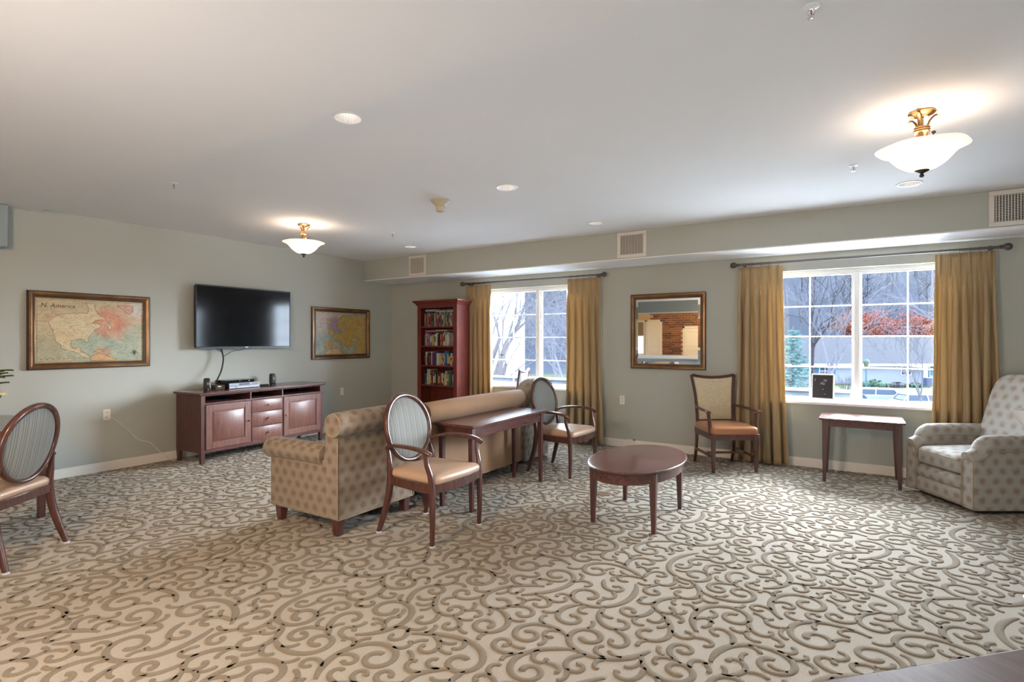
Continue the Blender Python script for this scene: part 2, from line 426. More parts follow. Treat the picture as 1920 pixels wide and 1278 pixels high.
# ------------------------------------------------------------------ carpet scrolls (raised cut pile on a repeating tile)
TILE = 1.62
def make_scrolls():
    rs=np.random.RandomState(11); T=TILE; G=405; cell=T/G
    occ=np.zeros((G,G),bool); strokes=[]; ds=0.009
    def offs(r):
        k=int(r/cell)+1; a,b=np.mgrid[-k:k+1,-k:k+1]; m=(a*a+b*b)*cell*cell<=r*r
        return a[m],b[m]
    ang=np.arange(10)*2*PI/10
    def path(p,h,L,k0,k1,pw):
        n=int(L/ds); s=np.arange(n)/n; k=k0+(k1-k0)*s**pw
        hh=h+np.cumsum(k)*ds
        return np.stack([p[0]+np.cumsum(np.cos(hh))*ds,p[1]+np.cumsum(np.sin(hh))*ds],1),hh
    def ok(P,W,skip,gap):
        for i in range(skip,len(P),2):
            r=W[i]/2+gap
            for f in (1.0,0.5,0.0):
                gx=((P[i,0]+np.cos(ang)*r*f)/cell).astype(int)%G; gy=((P[i,1]+np.sin(ang)*r*f)/cell).astype(int)%G
                if occ[gx,gy].any(): return False
        m=int(0.075/ds)
        D=P[:,None]-P[None]; D-=np.round(D/T)*T
        d=np.hypot(D[...,0],D[...,1]); i,j=np.indices(d.shape)
        if (d[(i-j)>m]<W.mean()+gap*0.55).any(): return False
        return True
    def put(P,W):
        for (x,y),w in zip(P,W):
            a,b=offs(w/2); occ[(int(x/cell)+a)%G,(int(y/cell)+b)%G]=True
        strokes.append((P,W))
    def wid(n,w0,w1):
        s=np.linspace(0,1,n); w=w0+(w1-w0)*s
        w*=0.45+0.55*np.minimum(1,s/0.12)            # pointed start
        w+=0.008*np.exp(-((s-0.965)/0.035)**2)         # bulb at the eye
        w[-1]*=0.7
        return w
    phases=[(12,900,(0.80,1.15),(20,28),2.3,0.036,0.026,0.030,0),
            (60,5000,(0.42,0.75),(28,38),2.0,0.033,0.025,0.024,1),
            (150,9000,(0.24,0.42),(34,46),1.5,0.029,0.023,0.018,1),
            (260,9000,(0.13,0.24),(36,50),1.1,0.026,0.021,0.014,1)]
    for nmax,att,LR,KR,pw,w0,w1,gap,br in phases:
        got=0
        for a in range(att):
            if got>=nmax: break
            L=rs.uniform(*LR); sg=rs.choice([-1,1]); k1=sg*rs.uniform(*KR)
            if br and strokes and rs.rand()<0.985:
                P0,W0=strokes[rs.randint(len(strokes))]; i=rs.randint(2,max(3,int(len(P0)*0.8)))
                i=min(i,len(P0)-2)
                t=np.arctan2(*(P0[i+1]-P0[i-1])[::-1]); h=t+rs.choice([-1,1])*rs.uniform(0.15,0.7)
                sg=1 if (h-t)>0 else -1; k1=sg*abs(k1)
                k0=sg*rs.uniform(1,6); p=P0[i]; skip=int(0.05/ds)+2
            else:
                p=rs.rand(2)*T; h=rs.rand()*2*PI; k0=sg*rs.uniform(1.0,4.0); skip=0
            P,hh=path(p,h,L,k0,k1,pw); n=len(P)
            if n<6: continue
            W=wid(n,w0,w1)
            if ok(P,W,skip,gap): put(P,W); got+=1
    # leaves that fill what stays empty, grown off the scrolls
    base=list(strokes)
    for a in range(7000):
        P0,W0=base[rs.randint(len(base))]; i=rs.randint(2,max(3,len(P0)-2)); i=min(i,len(P0)-2)
        t=np.arctan2(*(P0[i+1]-P0[i-1])[::-1]); sg=rs.choice([-1,1])
        P,hh=path(P0[i],t+sg*rs.uniform(0.3,0.9),rs.uniform(0.09,0.15),sg*2,sg*30,1.2); W=np.linspace(0.020,0.024,len(P)); W[-1]=0.014
        if ok(P,W,int(0.045/ds)+1,0.013): put(P,W)
    for a in range(1500):
        p=rs.rand(2)*T; L=rs.uniform(0.08,0.13); sg=rs.choice([-1,1])
        P,hh=path(p,rs.rand()*2*PI,L,sg*8,sg*40,1.2); W=np.linspace(0.012,0.024,len(P)); W[-1]=0.014
        if ok(P,W,0,0.020): put(P,W)
    return strokes,occ
def scroll_mesh(strokes):
    vs=[];fs=[]; H=0.0042
    for P,W in strokes:
        st=2 if len(P)>24 else 1
        idx=list(range(0,len(P)-1,1 if st==1 else 1))+[len(P)-1]
        if len(P)>70: idx=[i for i in idx if i%2==0 or i>len(P)*0.55]
        P=P[idx];W=W[idx]*1.14; t=np.gradient(P,axis=0); t/=np.linalg.norm(t,axis=1)[:,None]+1e-9
        nn=np.stack([-t[:,1],t[:,0]],1); o=len(vs)
        for q,m,w in zip(P,nn,W):
            for f,z in ((-0.5,0.0002),(-0.40,H),(0.40,H),(0.5,0.0002)):
                vs.append((q[0]+m[0]*w*f,q[1]+m[1]*w*f,z))
        k=len(P)
        for i in range(k-1):
            for j in range(3): a=o+i*4+j; fs.append((a,a+1,a+5,a+4))
        fs.append((o,o+3,o+2,o+1)); e=o+(k-1)*4; fs.append((e,e+1,e+2,e+3))
    return vs,fs
# ------------------------------------------------------------------ room shell
CZ=2.785; XR=10.4; YB=-8.2; YK=-12.0
floor=struct(MB().box(-0.2,XR+0.2,YK-0.2,0.0,-0.12,0.0),'floor',M['carpet'])
vs,fs=scroll_mesh(make_scrolls()[0])
V=np.array(vs); Fq=np.array(fs)
parts=[];fp=[];k=0
for i in range(-1,8):
    for j in range(-1,7):
        v=V+np.array([i*TILE,-8.2+j*TILE,0]); ok_=(v[:,0]>0.016)&(v[:,0]<XR-0.016)&(v[:,1]<-0.016)&(v[:,1]>YB+0.01)
        f=Fq[ok_[Fq].all(1)]
        if not len(f): continue
        used=np.unique(f); mp=np.full(len(v),-1); mp[used]=np.arange(len(used))+k
        parts.append(v[used]); fp.append(mp[f]); k+=len(used)
V=np.concatenate(parts);Fq=np.concatenate(fp)
me=bpy.data.meshes.new('raised_scroll_pile')
me.vertices.add(len(V)); me.vertices.foreach_set('co',V.ravel())
me.loops.add(Fq.size); me.loops.foreach_set('vertex_index',Fq.ravel().astype(np.int32))
me.polygons.add(len(Fq)); me.polygons.foreach_set('loop_start',np.arange(0,Fq.size,4,dtype=np.int32))
me.update(calc_edges=True); me.materials.append(M['scroll'])
pile=bpy.data.objects.new('raised_scroll_pile',me); C.objects.link(pile); pile.parent=floor
tag(pile,kind='stuff')

def flat(outer,holes,z,thick=0,flip=False,ax='z'):
    loops=[[Vector((a,b,0)) for a,b in outer]]+[[Vector((a,b,0)) for a,b in h] for h in holes]
    tris=tessellate_polygon(loops); pts=[p for l in loops for p in l]
    mb=MB(); n=len(pts)
    mp={'z':lambda p,t:(p.x,p.y,t),'y':lambda p,t:(p.x,t,p.y),'x':lambda p,t:(t,p.x,p.y)}[ax]
    vs=[mp(p,z) for p in pts]+[mp(p,z+thick) for p in pts]
    fs=[tuple(t) for t in tris]+[tuple(i+n for i in reversed(t)) for t in tris]
    o=0
    for l in loops:
        k=len(l)
        for i in range(k): fs.append((o+i,o+(i+1)%k,n+o+(i+1)%k,n+o+i))
        o+=k
    return mb.add(vs,fs)
def circ(x,y,r,n=40): return [(x+r*math.cos(2*PI*i/n),y+r*math.sin(2*PI*i/n)) for i in range(n)]
def rect(a,b,c,d): return [(a,c),(b,c),(b,d),(a,d)]
DOWN=[(4.443,-4.83),(4.445,-3.065),(4.51,-1.30),(7.41,-1.32),(1.64,-1.27)]
struct(flat(rect(-0.2,XR+0.2,-4.98,0.02),[circ(x,y,0.078) for x,y in DOWN],CZ,0.02),'ceiling',M['ceiling'],angle=20)
struct(MB().box(-0.2,XR+0.2,YB-0.2,-4.98,2.748,2.81),'ceiling_near',M['ceiling'])
struct(MB().box(-0.2,XR+0.2,YK-0.2,YB-0.2,2.55,2.75),'ceiling_kitchen',M['ceiling'])
# soffit along the window wall: painted front, white underside
sf=MB(); sf.box(0,XR,-0.65,0.0,2.452,CZ-0.001,0); sf.box(0,XR,-0.649,0.0,2.44,2.4525,1)
struct(sf,'trim_soffit',[M['wall'],M['ceiling']])
struct(MB().box(-0.2,0,YK-0.2,0.2,0,2.84),'wall_tv',M['wall'])
W1=(2.03,3.90); W2=(6.10,7.96); SZ,HZ=0.75,2.25
ww=flat(rect(-0.2,XR+0.2,0,2.84),[rect(W1[0],W1[1],SZ,HZ),rect(W2[0],W2[1],SZ,HZ)],0.0,0.2,ax='y')
struct(ww,'wall_window',M['wall'],angle=20)
struct(MB().box(XR,XR+0.2,YK,0.0,0,2.84),'wall_right',M['wall'])
# bulkhead that starts at the left end of the tv wall
struct(MB().box(0,0.16,YB+0.01,-5.245,2.335,2.7475),'trim_bulkhead',M['header'],bevel=0.012)
# pass-through wall behind the camera (seen in the mirror)
bw=MB(); bw.box(0,XR,YB-0.18,YB,0,0.93); bw.box(0,XR,YB-0.18,YB,2.235,2.80); bw.box(0,0.7,YB-0.18,YB,0.93,2.235); bw.box(6.2,XR,YB-0.18,YB,0.93,2.235)
struct(bw,'wall_back',M['header'])
struct(MB().box(0.66,6.24,YB-0.21,YB+0.03,2.205,2.235).box(0.66,0.7,YB-0.2,YB+0.02,1.04,2.205).box(6.2,6.24,YB-0.2,YB+0.02,1.04,2.205),'trim_1',M['trim'],bevel=0.004)
struct(MB().box(0.66,6.24,YB-0.26,YB+0.10,0.93,0.965).box(0.68,6.22,YB-0.22,YB+0.06,0.965,1.03),'trim_2',M['vinyl'],bevel=0.006)
# baseboards
def baseboard(name,a,b,c,d):
    struct(MB().box(a,b,c,d,0,0.088).box(a if a<0.02 or (b-a)>1 else a+0.006,b if (b-a)>1 or a<0.02 else b,c+(0.006 if (b-a)>1 else 0),d,0.088,0.102),name,M['trim'],bevel=0.003)
struct(MB().box(0,0.015,YB,0,0,0.088).box(0,0.009,YB,0,0.088,0.102),'baseboard_tv',M['trim'],bevel=0.003)
struct(MB().box(0,XR,-0.015,0,0,0.088).box(0,XR,-0.009,0,0.088,0.102),'baseboard_window',M['trim'],bevel=0.003)
struct(MB().box(XR-0.015,XR,YB,0,0,0.1),'baseboard_right',M['trim'],bevel=0.003)

# ------------------------------------------------------------------ far kitchen wall of brick, two white doors, shaded window (mirror image)
bricks=[plain('red_brick_%d'%i,c,0.85,var=0.2,scale=20,bump=0.3) for i,c in enumerate([(0.20,0.065,0.035),(0.14,0.045,0.03),(0.25,0.09,0.045),(0.10,0.035,0.028)])]
M['mortar']=plain('mortar',(0.60,0.44,0.28),0.9)
kw=struct(MB().box(-0.2,XR+0.2,YK-0.2,YK,0,2.84),'wall_kitchen',M['mortar'])
def brick_mesh(mat):
    b=MB().box(-0.102,0.102,-0.012,0.012,-0.030,0.030).build('brick',mat,kw,bevel=0)
    return b
protos=[]
rb=random.Random(3)
bx0,bx1,bz0,bz1=0.9,3.3,0.85,2.53
for r in range(int((bz1-bz0)/0.076)):
    for c in range(int((bx1-bx0)/0.22)+1):
        x=bx0+c*0.22+(0.11 if r%2 else 0); z=bz0+r*0.076
        # doors cover these
        if z<2.1 and (x<1.22): continue
        if z<1.88 and 1.98<x<2.9: continue
        if len(protos)<4:
            b=brick_mesh(bricks[len(protos)]); protos.append(b)
        else:
            b=rb.choice(protos).copy(); C.objects.link(b)
        b.location=(x,YK+0.010+rb.random()*0.003,z)
def louver_door(name,x0,x1,h,cat_louver):
    o=struct(MB().box(x0-0.07,x0,YK+0.0,YK+0.05,0,h+0.07).box(x1,x1+0.07,YK,YK+0.05,0,h+0.07).box(x0-0.07,x1+0.07,YK,YK+0.05,h,h+0.07),name,M['trim'],bevel=0.005)
    MB().box(x0+0.005,x1-0.005,YK+0.025,YK+0.045,0.01,h-0.005).build('door_leaf',M['trim'],o)
    f=MB()
    for a,b in ((x0+0.005,x0+0.08),(x1-0.08,x1-0.005)): f.box(a,b,YK+0.045,YK+0.062,0.01,h-0.005)
    for z in (0.01,1.22,h-0.11): f.box(x0+0.08,x1-0.08,YK+0.045,YK+0.06,z,z+0.10)
    f.build('door_rail',M['trim'],o,bevel=0.004)
    for k in range(14):
        z=0.16+k*0.075
        if cat_louver: MB().box(x0+0.08,x1-0.08,YK+0.045,YK+0.056,z,z+0.05).build('louver_slat',M['trim'],o,bevel=0.003)
    return o
louver_door('door_1',0.70,1.16,2.10,False)
louver_door('door_2',2.02,2.75,1.86,True)
kwin=struct(MB().box(0.05,0.60,YK,YK+0.03,0.93,0.98).box(0.05,0.10,YK,YK+0.03,0.98,2.1).box(0.55,0.60,YK,YK+0.03,0.98,2.1).box(0.05,0.60,YK,YK+0.03,2.1,2.15),'window_3',M['trim'])
MB().box(0.10,0.55,YK+0.002,YK+0.008,0.98,1.65).build('pane',emis('daylit_pane',(0.85,0.93,1),1.1),kwin)
MB().box(0.09,0.56,YK+0.01,YK+0.04,1.6,2.1).build('roman_shade',plain('taupe_shade',(0.25,0.19,0.14),0.8),kwin)

# ------------------------------------------------------------------ windows
def window(name,a,b):
    Y0,Y1=0.085,0.175
    fr=MB()
    fr.box(a,a+0.035,Y0,Y1,SZ,HZ).box(b-0.035,b,Y0,Y1,SZ,HZ).box(a+0.035,b-0.035,Y0,Y1,HZ-0.04,HZ).box(a+0.035,b-0.035,Y0,Y1,SZ,SZ+0.02)
    o=struct(fr,name,M['vinyl'],bevel=0.003)
    m=(a+b)/2
    MB().box(m-0.028,m+0.028,Y0-0.004,Y1-0.01,SZ+0.02,HZ-0.04).build('mullion',M['vinyl'],o,bevel=0.003)
    struct(MB().box(a-0.02,b+0.02,-0.045,0.0,SZ-0.028,SZ).box(a,b,-0.0,0.1,SZ-0.001,SZ+0.006),'window_sill',M['vinyl'],o,bevel=0.004)
    for s0,s1 in ((a+0.035,m-0.028),(m+0.028,b-0.035)):
        t=0.022
        sa=MB(); z0,z1=SZ+0.02,HZ-0.04
        sa.box(s0,s0+t,0.10,0.15,z0,z1).box(s1-t,s1,0.10,0.15,z0,z1).box(s0+t,s1-t,0.10,0.15,z0,z0+t).box(s0+t,s1-t,0.10,0.15,z1-t,z1)
        sh=sa.build('sash',M['vinyl'],o,bevel=0.002)
        x0,x1,zz0,zz1=s0+t,s1-t,z0+t,z1-t; w=(x1-x0)/2; h=(zz1-zz0)/4
        mu=MB().box(x0+w-0.007,x0+w+0.007,0.115,0.135,zz0,zz1).build('muntin',M['vinyl'],sh,bevel=0.002)
        for r in range(1,4):
            MB().box(x0,x1,0.1151,0.1349,zz0+r*h-0.007,zz0+r*h+0.007).build('muntin',M['vinyl'],sh,bevel=0.002)
        for c in range(2):
            for r in range(4):
                q=MB().add([(x0+c*w+0.003,0.125,zz0+r*h+0.003),(x0+(c+1)*w-0.003,0.125,zz0+r*h+0.003),(x0+(c+1)*w-0.003,0.125,zz0+(r+1)*h-0.003),(x0+c*w+0.003,0.125,zz0+(r+1)*h-0.003)],[(0,1,2,3)])
                q.build('pane',M['glass'],sh)
    return o
window('window_1',*W1); window('window_2',*W2)

# ------------------------------------------------------------------ curtains and rods
def rod(x0,x1,label):
    t=thing('curtain_rod',label,'curtain rod',((x0+x1)/2,-0.115,2.345))
    h=(x1-x0)/2-0.05
    m=MB(); m.tube([(-h,0,0),(h*0.1,0,0)],0.0135,12); m.tube([(h*0.1,0,0),(h,0,0)],0.0125,12)
    m.build('rod',M['rod'],t)
    for s in (-1,1):
        f=MB(); prof=[(0.0,0.0),(0.015,0.002),(0.018,0.012),(0.013,0.018),(0.02,0.024),(0.02,0.030),(0.014,0.036),(0.028,0.050),(0.036,0.068),(0.034,0.090),(0.022,0.106),(0.0,0.112)]
        f.lathe(prof,20,M=Matrix.Translation((s*(h-0.01),0,0))@Matrix.Rotation(s*PI/2,4,'Y'))
        f.build('finial',M['rod'],t)
        b=MB(); xx=s*(h-0.05)
        b.box(xx-0.012,xx+0.012,0.105,0.1145,-0.05,0.03).tube([(xx,0.107,-0.02),(xx,0.02,-0.02),(xx,0,-0.014)],0.007,8)
        b.build('bracket',M['rod'],t)
    return t
rod(1.70,4.10,'pewter curtain rod with ball finials over the window beside the bookcase')
rod(5.79,8.24,'pewter curtain rod with ball finials over the window behind the end table')
def curtain(x0,x1,xb0,xb1,label,npl=5,seed=0,group=None):
    """pinch-pleated drape: x0..x1 top, xb0..xb1 bottom"""
    t=thing('curtain',label,'curtain',((x0+x1)/2,-0.115,0.0))
    cx0=(x0+x1)/2; rs=random.Random(seed); ph=[rs.uniform(-.5,.5) for _ in range(npl+2)]; am=[rs.uniform(0.75,1.2) for _ in range(npl+2)]
    top,bot=2.312,0.022; HD=0.13
    def fn(u,v):
        z=top+(bot-top)*v
        d=(top-z)
        # v: 0 top
        k=u*npl; i=int(min(npl-1,k)); fr=k-i
        open_=min(1,max(0,(d-HD+0.03)/0.35)); open_=open_*open_*(3-2*open_)
        xa=x0+(x1-x0)*u; xb=xb0+(xb1-xb0)*(u+0.010*math.sin(6*u+ph[0]))
        x=xa+(xb-xa)*(v**1.4)
        # narrow pinch ridges in the header, soft folds below
        pin=math.exp(-((fr-0.5)/0.10)**2)
        ridge=pin*(0.030+0.008*math.cos((fr-0.5)*60))*(0.45+0.55*math.exp(-((d-HD)/0.09)**2))
        a=0.047*am[i]*(0.75+0.35*v)
        fold=-a*math.cos(2*PI*(fr-0.0)+0.5*ph[i]*v)-0.010*math.cos(4*PI*fr+ph[i+1]*3)*v
        y=(1-open_)*(-ridge)+open_*fold
        x+=open_*0.016*math.sin(4*PI*fr+ph[i])*(0.4+v)
        x+=open_*0.006*math.sin(v*7+ph[i]*9+fr*5)
        return (x-cx0,y,z)
    nu=npl*18; m=MB(); m.grid(fn,nu,46)
    o=m.build('drape',M['curtain'],t,angle=180)
    sd=o.modifiers.new('thickness','SOLIDIFY'); sd.thickness=0.002
    for i in range(npl):
        x=x0+(x1-x0)*(i+0.5)/npl-cx0
        r=MB(); r.tube([(x+0.002*math.sin(a),0.019*math.sin(a),2.344+0.021*math.cos(a)) for a in [2*PI*k/16 for k in range(16)]],0.0018,6,closed=True)
        r.tube([(x,-0.004,2.325),(x,-0.012,2.30),(x,-0.014,2.27)],0.0015,5)
        r.build('curtain_ring',M['rod'],t)
    return t
curtain(1.76,2.24,1.74,2.29,'tan pinch-pleated curtain hanging beside the bookcase',5,1)
curtain(3.56,4.06,3.53,4.11,'tan pinch-pleated curtain hanging behind the oval-back chair by the window',5,2)
curtain(5.84,6.31,5.81,6.38,'gold pinch-pleated curtain hanging behind the square-back chair under the mirror side',5,3)
curtain(7.70,8.165,7.65,8.22,'gold pinch-pleated curtain hanging behind the recliner at the right',6,4)

# ------------------------------------------------------------------ ceiling fittings
M['soft_bulb']=emis('faint_bulb',(1,0.9,0.78),2.5)
def downlight(x,y,label,lit=0.0):
    t=thing('downlight',label,'ceiling light',(x,y,CZ),0)
    r=MB(); r.lathe([(0.078,0.0),(0.096,-0.001),(0.097,-0.006),(0.090,-0.008),(0.078,-0.004),(0.078,0.0)],40,caps=False)
    r.build('trim_ring',M['vinyl'],t)
    c=MB(); n=96
    c.lathe([(0.077,-0.002),(0.070,0.045),(0.056,0.10),(0.042,0.125),(0.0,0.127)],n,wob=lambda a,k:1+0.03*(abs(((a/(2*PI)*32)%1)-0.5)*2-0.5))
    c.build('fluted_reflector',M['reflector'],t,angle=20)
    b=MB(); b.lathe([(0.0,0.035),(0.018,0.04),(0.026,0.06),(0.022,0.085),(0.015,0.12)],20); b.build('bulb',M['soft_bulb'],t)
    return t
dl=['round recessed downlight set against the edge of the ceiling drop, largest of the downlights','round recessed downlight over the sofa and console table, near the smoke detector','small recessed downlight above the middle wall register','recessed downlight just behind the right-hand alabaster lamp','smallest recessed downlight, above the left wall register']
for (x,y),l in zip(DOWN,dl): downlight(x,y,l)
def lamp(x,y,label,a0):
    t=thing('semi_flush_lamp',label,'ceiling lamp',(x,y,CZ),a0)
    c=MB(); c.lathe([(0.0,-0.002),(0.066,-0.001),(0.068,-0.010),(0.060,-0.018),(0.040,-0.024),(0.030,-0.034),(0.0,-0.036)],32); c.build('canopy',M['brass'],t)
    for k in range(3):
        a=k*2*PI/3
        pts=[(0.088,-0.030),(0.070,-0.026),(0.050,-0.040),(0.034,-0.065),(0.026,-0.10),(0.026,-0.16),(0.028,-0.205)]
        P=bez([(r*math.cos(a),r*math.sin(a),z) for r,z in pts],4)
        m=MB(); n=len(P); m.sweep(P,[(q*0.8,w*0.35) for q,w in rrect(0.030,0.030,0.5)],up=(-math.sin(a)*0+math.cos(a),math.sin(a),0.2)); m.build('scroll_arm',M['brass'],t)
    m=MB()
    for z in (-0.094,-0.106,-0.118):
        m.lathe([(0.030,z-0.006),(0.0385,z-0.004),(0.041,z),(0.0385,z+0.004),(0.030,z+0.006)],28)
    m.build('collar',M['brass'],t)
    MB().lathe([(0.0,-0.03),(0.010,-0.031),(0.010,-0.34),(0.0,-0.341)],12).build('stem',M['brass'],t)
    b=MB()
    def wob(a,k): return 1+0.030*k*k*math.cos(6*a)
    prof=[(0.012,-0.345),(0.040,-0.343),(0.080,-0.330),(0.115,-0.306),(0.142,-0.278),(0.162,-0.252),(0.185,-0.232),(0.210,-0.220),(0.228,-0.212)]
    pin=[(r-0.005,z+0.004) for r,z in reversed(prof)]
    b.lathe(prof+pin[:-1]+[(0.010,-0.340)],60,wob=lambda a,k: wob(a,1-abs(2*k-1)))
    b.build('glass_bowl',M['bowl'],t,angle=80)
    for k in range(3):
        a=k*2*PI/3+0.5; x1=math.cos(a);y1=math.sin(a)
        MB().tube([(0.020*x1,0.02*y1,-0.20),(0.10*x1,0.10*y1,-0.225),(0.195*x1,0.195*y1,-0.212),(0.205*x1,0.205*y1,-0.195)],0.004,8).lathe([(0,-0.200),(0.010,-0.198),(0.012,-0.190),(0.008,-0.184),(0,-0.183)],12,c=(0.206*x1,0.206*y1,0)).build('bowl_clip',M['bronze'],t)
        bb=MB(); bb.lathe([(0.0,-0.035),(0.018,-0.028),(0.028,-0.008),(0.026,0.012),(0.014,0.03),(0.012,0.05),(0,0.051)],16,c=(0.075*math.cos(a+1),0.075*math.sin(a+1),-0.262))
        bb.build('bulb',M['bulb'],t)
    f=MB(); f.lathe([(0.0,-0.385),(0.009,-0.382),(0.013,-0.373),(0.009,-0.365),(0.006,-0.362),(0.018,-0.356),(0.034,-0.348),(0.038,-0.344),(0,-0.342)],24); f.build('finial',M['bronze'],t)
    d=bpy.data.lights.new('lamp_light','POINT'); d.energy=9.5; d.color=(1.0,0.77,0.58); d.shadow_soft_size=0.05
    lo=bpy.data.objects.new('lamp_light',d); C.objects.link(lo); lo.parent=t; lo.location=(0,0,-0.175)
    return t
lamp(1.64,-3.05,'brass semi-flush lamp with glowing alabaster bowl over the tv stand',0.9)
lamp(7.355,-3.085,'large glowing alabaster bowl lamp with brass stem at the upper right',0.2)
def sprinkler(x,y,label,z=CZ):
    t=thing('sprinkler_head',label,'sprinkler',(x,y,z))
    MB().lathe([(0.0,-0.001),(0.030,0.0),(0.031,-0.004),(0.018,-0.010),(0.0,-0.011)],28).build('escutcheon',M['vinyl'],t)
    MB().tube([(0.0,0,-0.010),(0.013,0,-0.016),(0.013,0,-0.030),(0.003,0,-0.038)],0.0022,6).tube([(0,0,-0.010),(-0.013,0,-0.016),(-0.013,0,-0.030),(-0.003,0,-0.038)],0.0022,6).lathe([(0,-0.036),(0.005,-0.037),(0.005,-0.044),(0.0,-0.045)],12).build('yoke',M['chrome'],t)
    m=MB()
    for k in range(8):
        a=k*PI/4; m.box(0.003,0.016,-0.003,0.003,-0.0465,-0.0448,M=Matrix.Rotation(a,4,'Z'))
    m.lathe([(0,-0.0475),(0.006,-0.047),(0.006,-0.0443),(0,-0.044)],12); m.build('deflector',M['chrome'],t)
    MB().lathe([(0,-0.036),(0.0025,-0.035),(0.0025,-0.012),(0,-0.011)],10).build('glass_bulb',plain('red_glass_bulb',(0.4,0.01,0.02),0.15),t)
sprinkler(7.01,-2.15,'sprinkler head on the ceiling left of the large alabaster lamp')
sprinkler(6.88,-4.585,'chrome sprinkler head cut by the top edge of the photo')
sprinkler(2.117,-4.695,'sprinkler head on the ceiling above the framed map and the tv')
sprinkler(2.125,-2.117,'tiny sprinkler head on the ceiling between the brass lamp and the smoke detector')
t=thing('motion_detector','cream two-tier round detector on the ceiling over the sofa','detector',(3.665,-3.04,CZ))
MB().lathe([(0,-0.001),(0.088,0),(0.090,-0.012),(0.082,-0.020),(0.046,-0.056),(0,-0.057)],36).build('base',M['cream_plastic'],t)
MB().lathe([(0,-0.057),(0.040,-0.0572),(0.044,-0.064),(0.044,-0.080),(0.036,-0.108),(0.030,-0.112),(0,-0.113)],28).build('sensor_head',M['cream_plastic'],t)

# wall registers on the soffit
def register(x0,x1,label):
    t=thing('wall_register',label,'vent',((x0+x1)/2,-0.65,2.618)); w=(x1-x0)/2; h=0.158
    m=MB(); b=0.04
    m.box(-w,w,-0.012,0,-h,-h+b).box(-w,w,-0.012,0,h-b,h).box(-w,-w+b,-0.012,0,-h+b,h-b).box(w-b,w,-0.012,0,-h+b,h-b)
    m.build('frame',M['greige'],t,bevel=0.004)
    MB().box(-w+b,w-b,-0.002,-0.0005,-h+b,h-b).build('backing',M['dark'],t)
    n=15
    for k in range(n):
        x=-w+b+(2*w-2*b)*(k+0.5)/n
        MB().box(x-0.0032,x+0.0032,-0.011,-0.006,-h+b,h-b).build('slat',M['greige'],t)
    c=MB()
    for k in range(16):
        z=-h+b+(2*h-2*b)*(k+0.5)/16; c.box(-w+b,w-b,-0.0058,-0.0035,z-0.002,z+0.002)
    tag(c.build('cross_slats',M['greige'],t),kind='stuff')
register(1.03,1.39,'white wall register nearest the tv wall corner')
register(4.515,4.885,'white wall register on the soffit above the mirror')
register(8.03,8.42,'white wall register cut by the right edge of the photo')
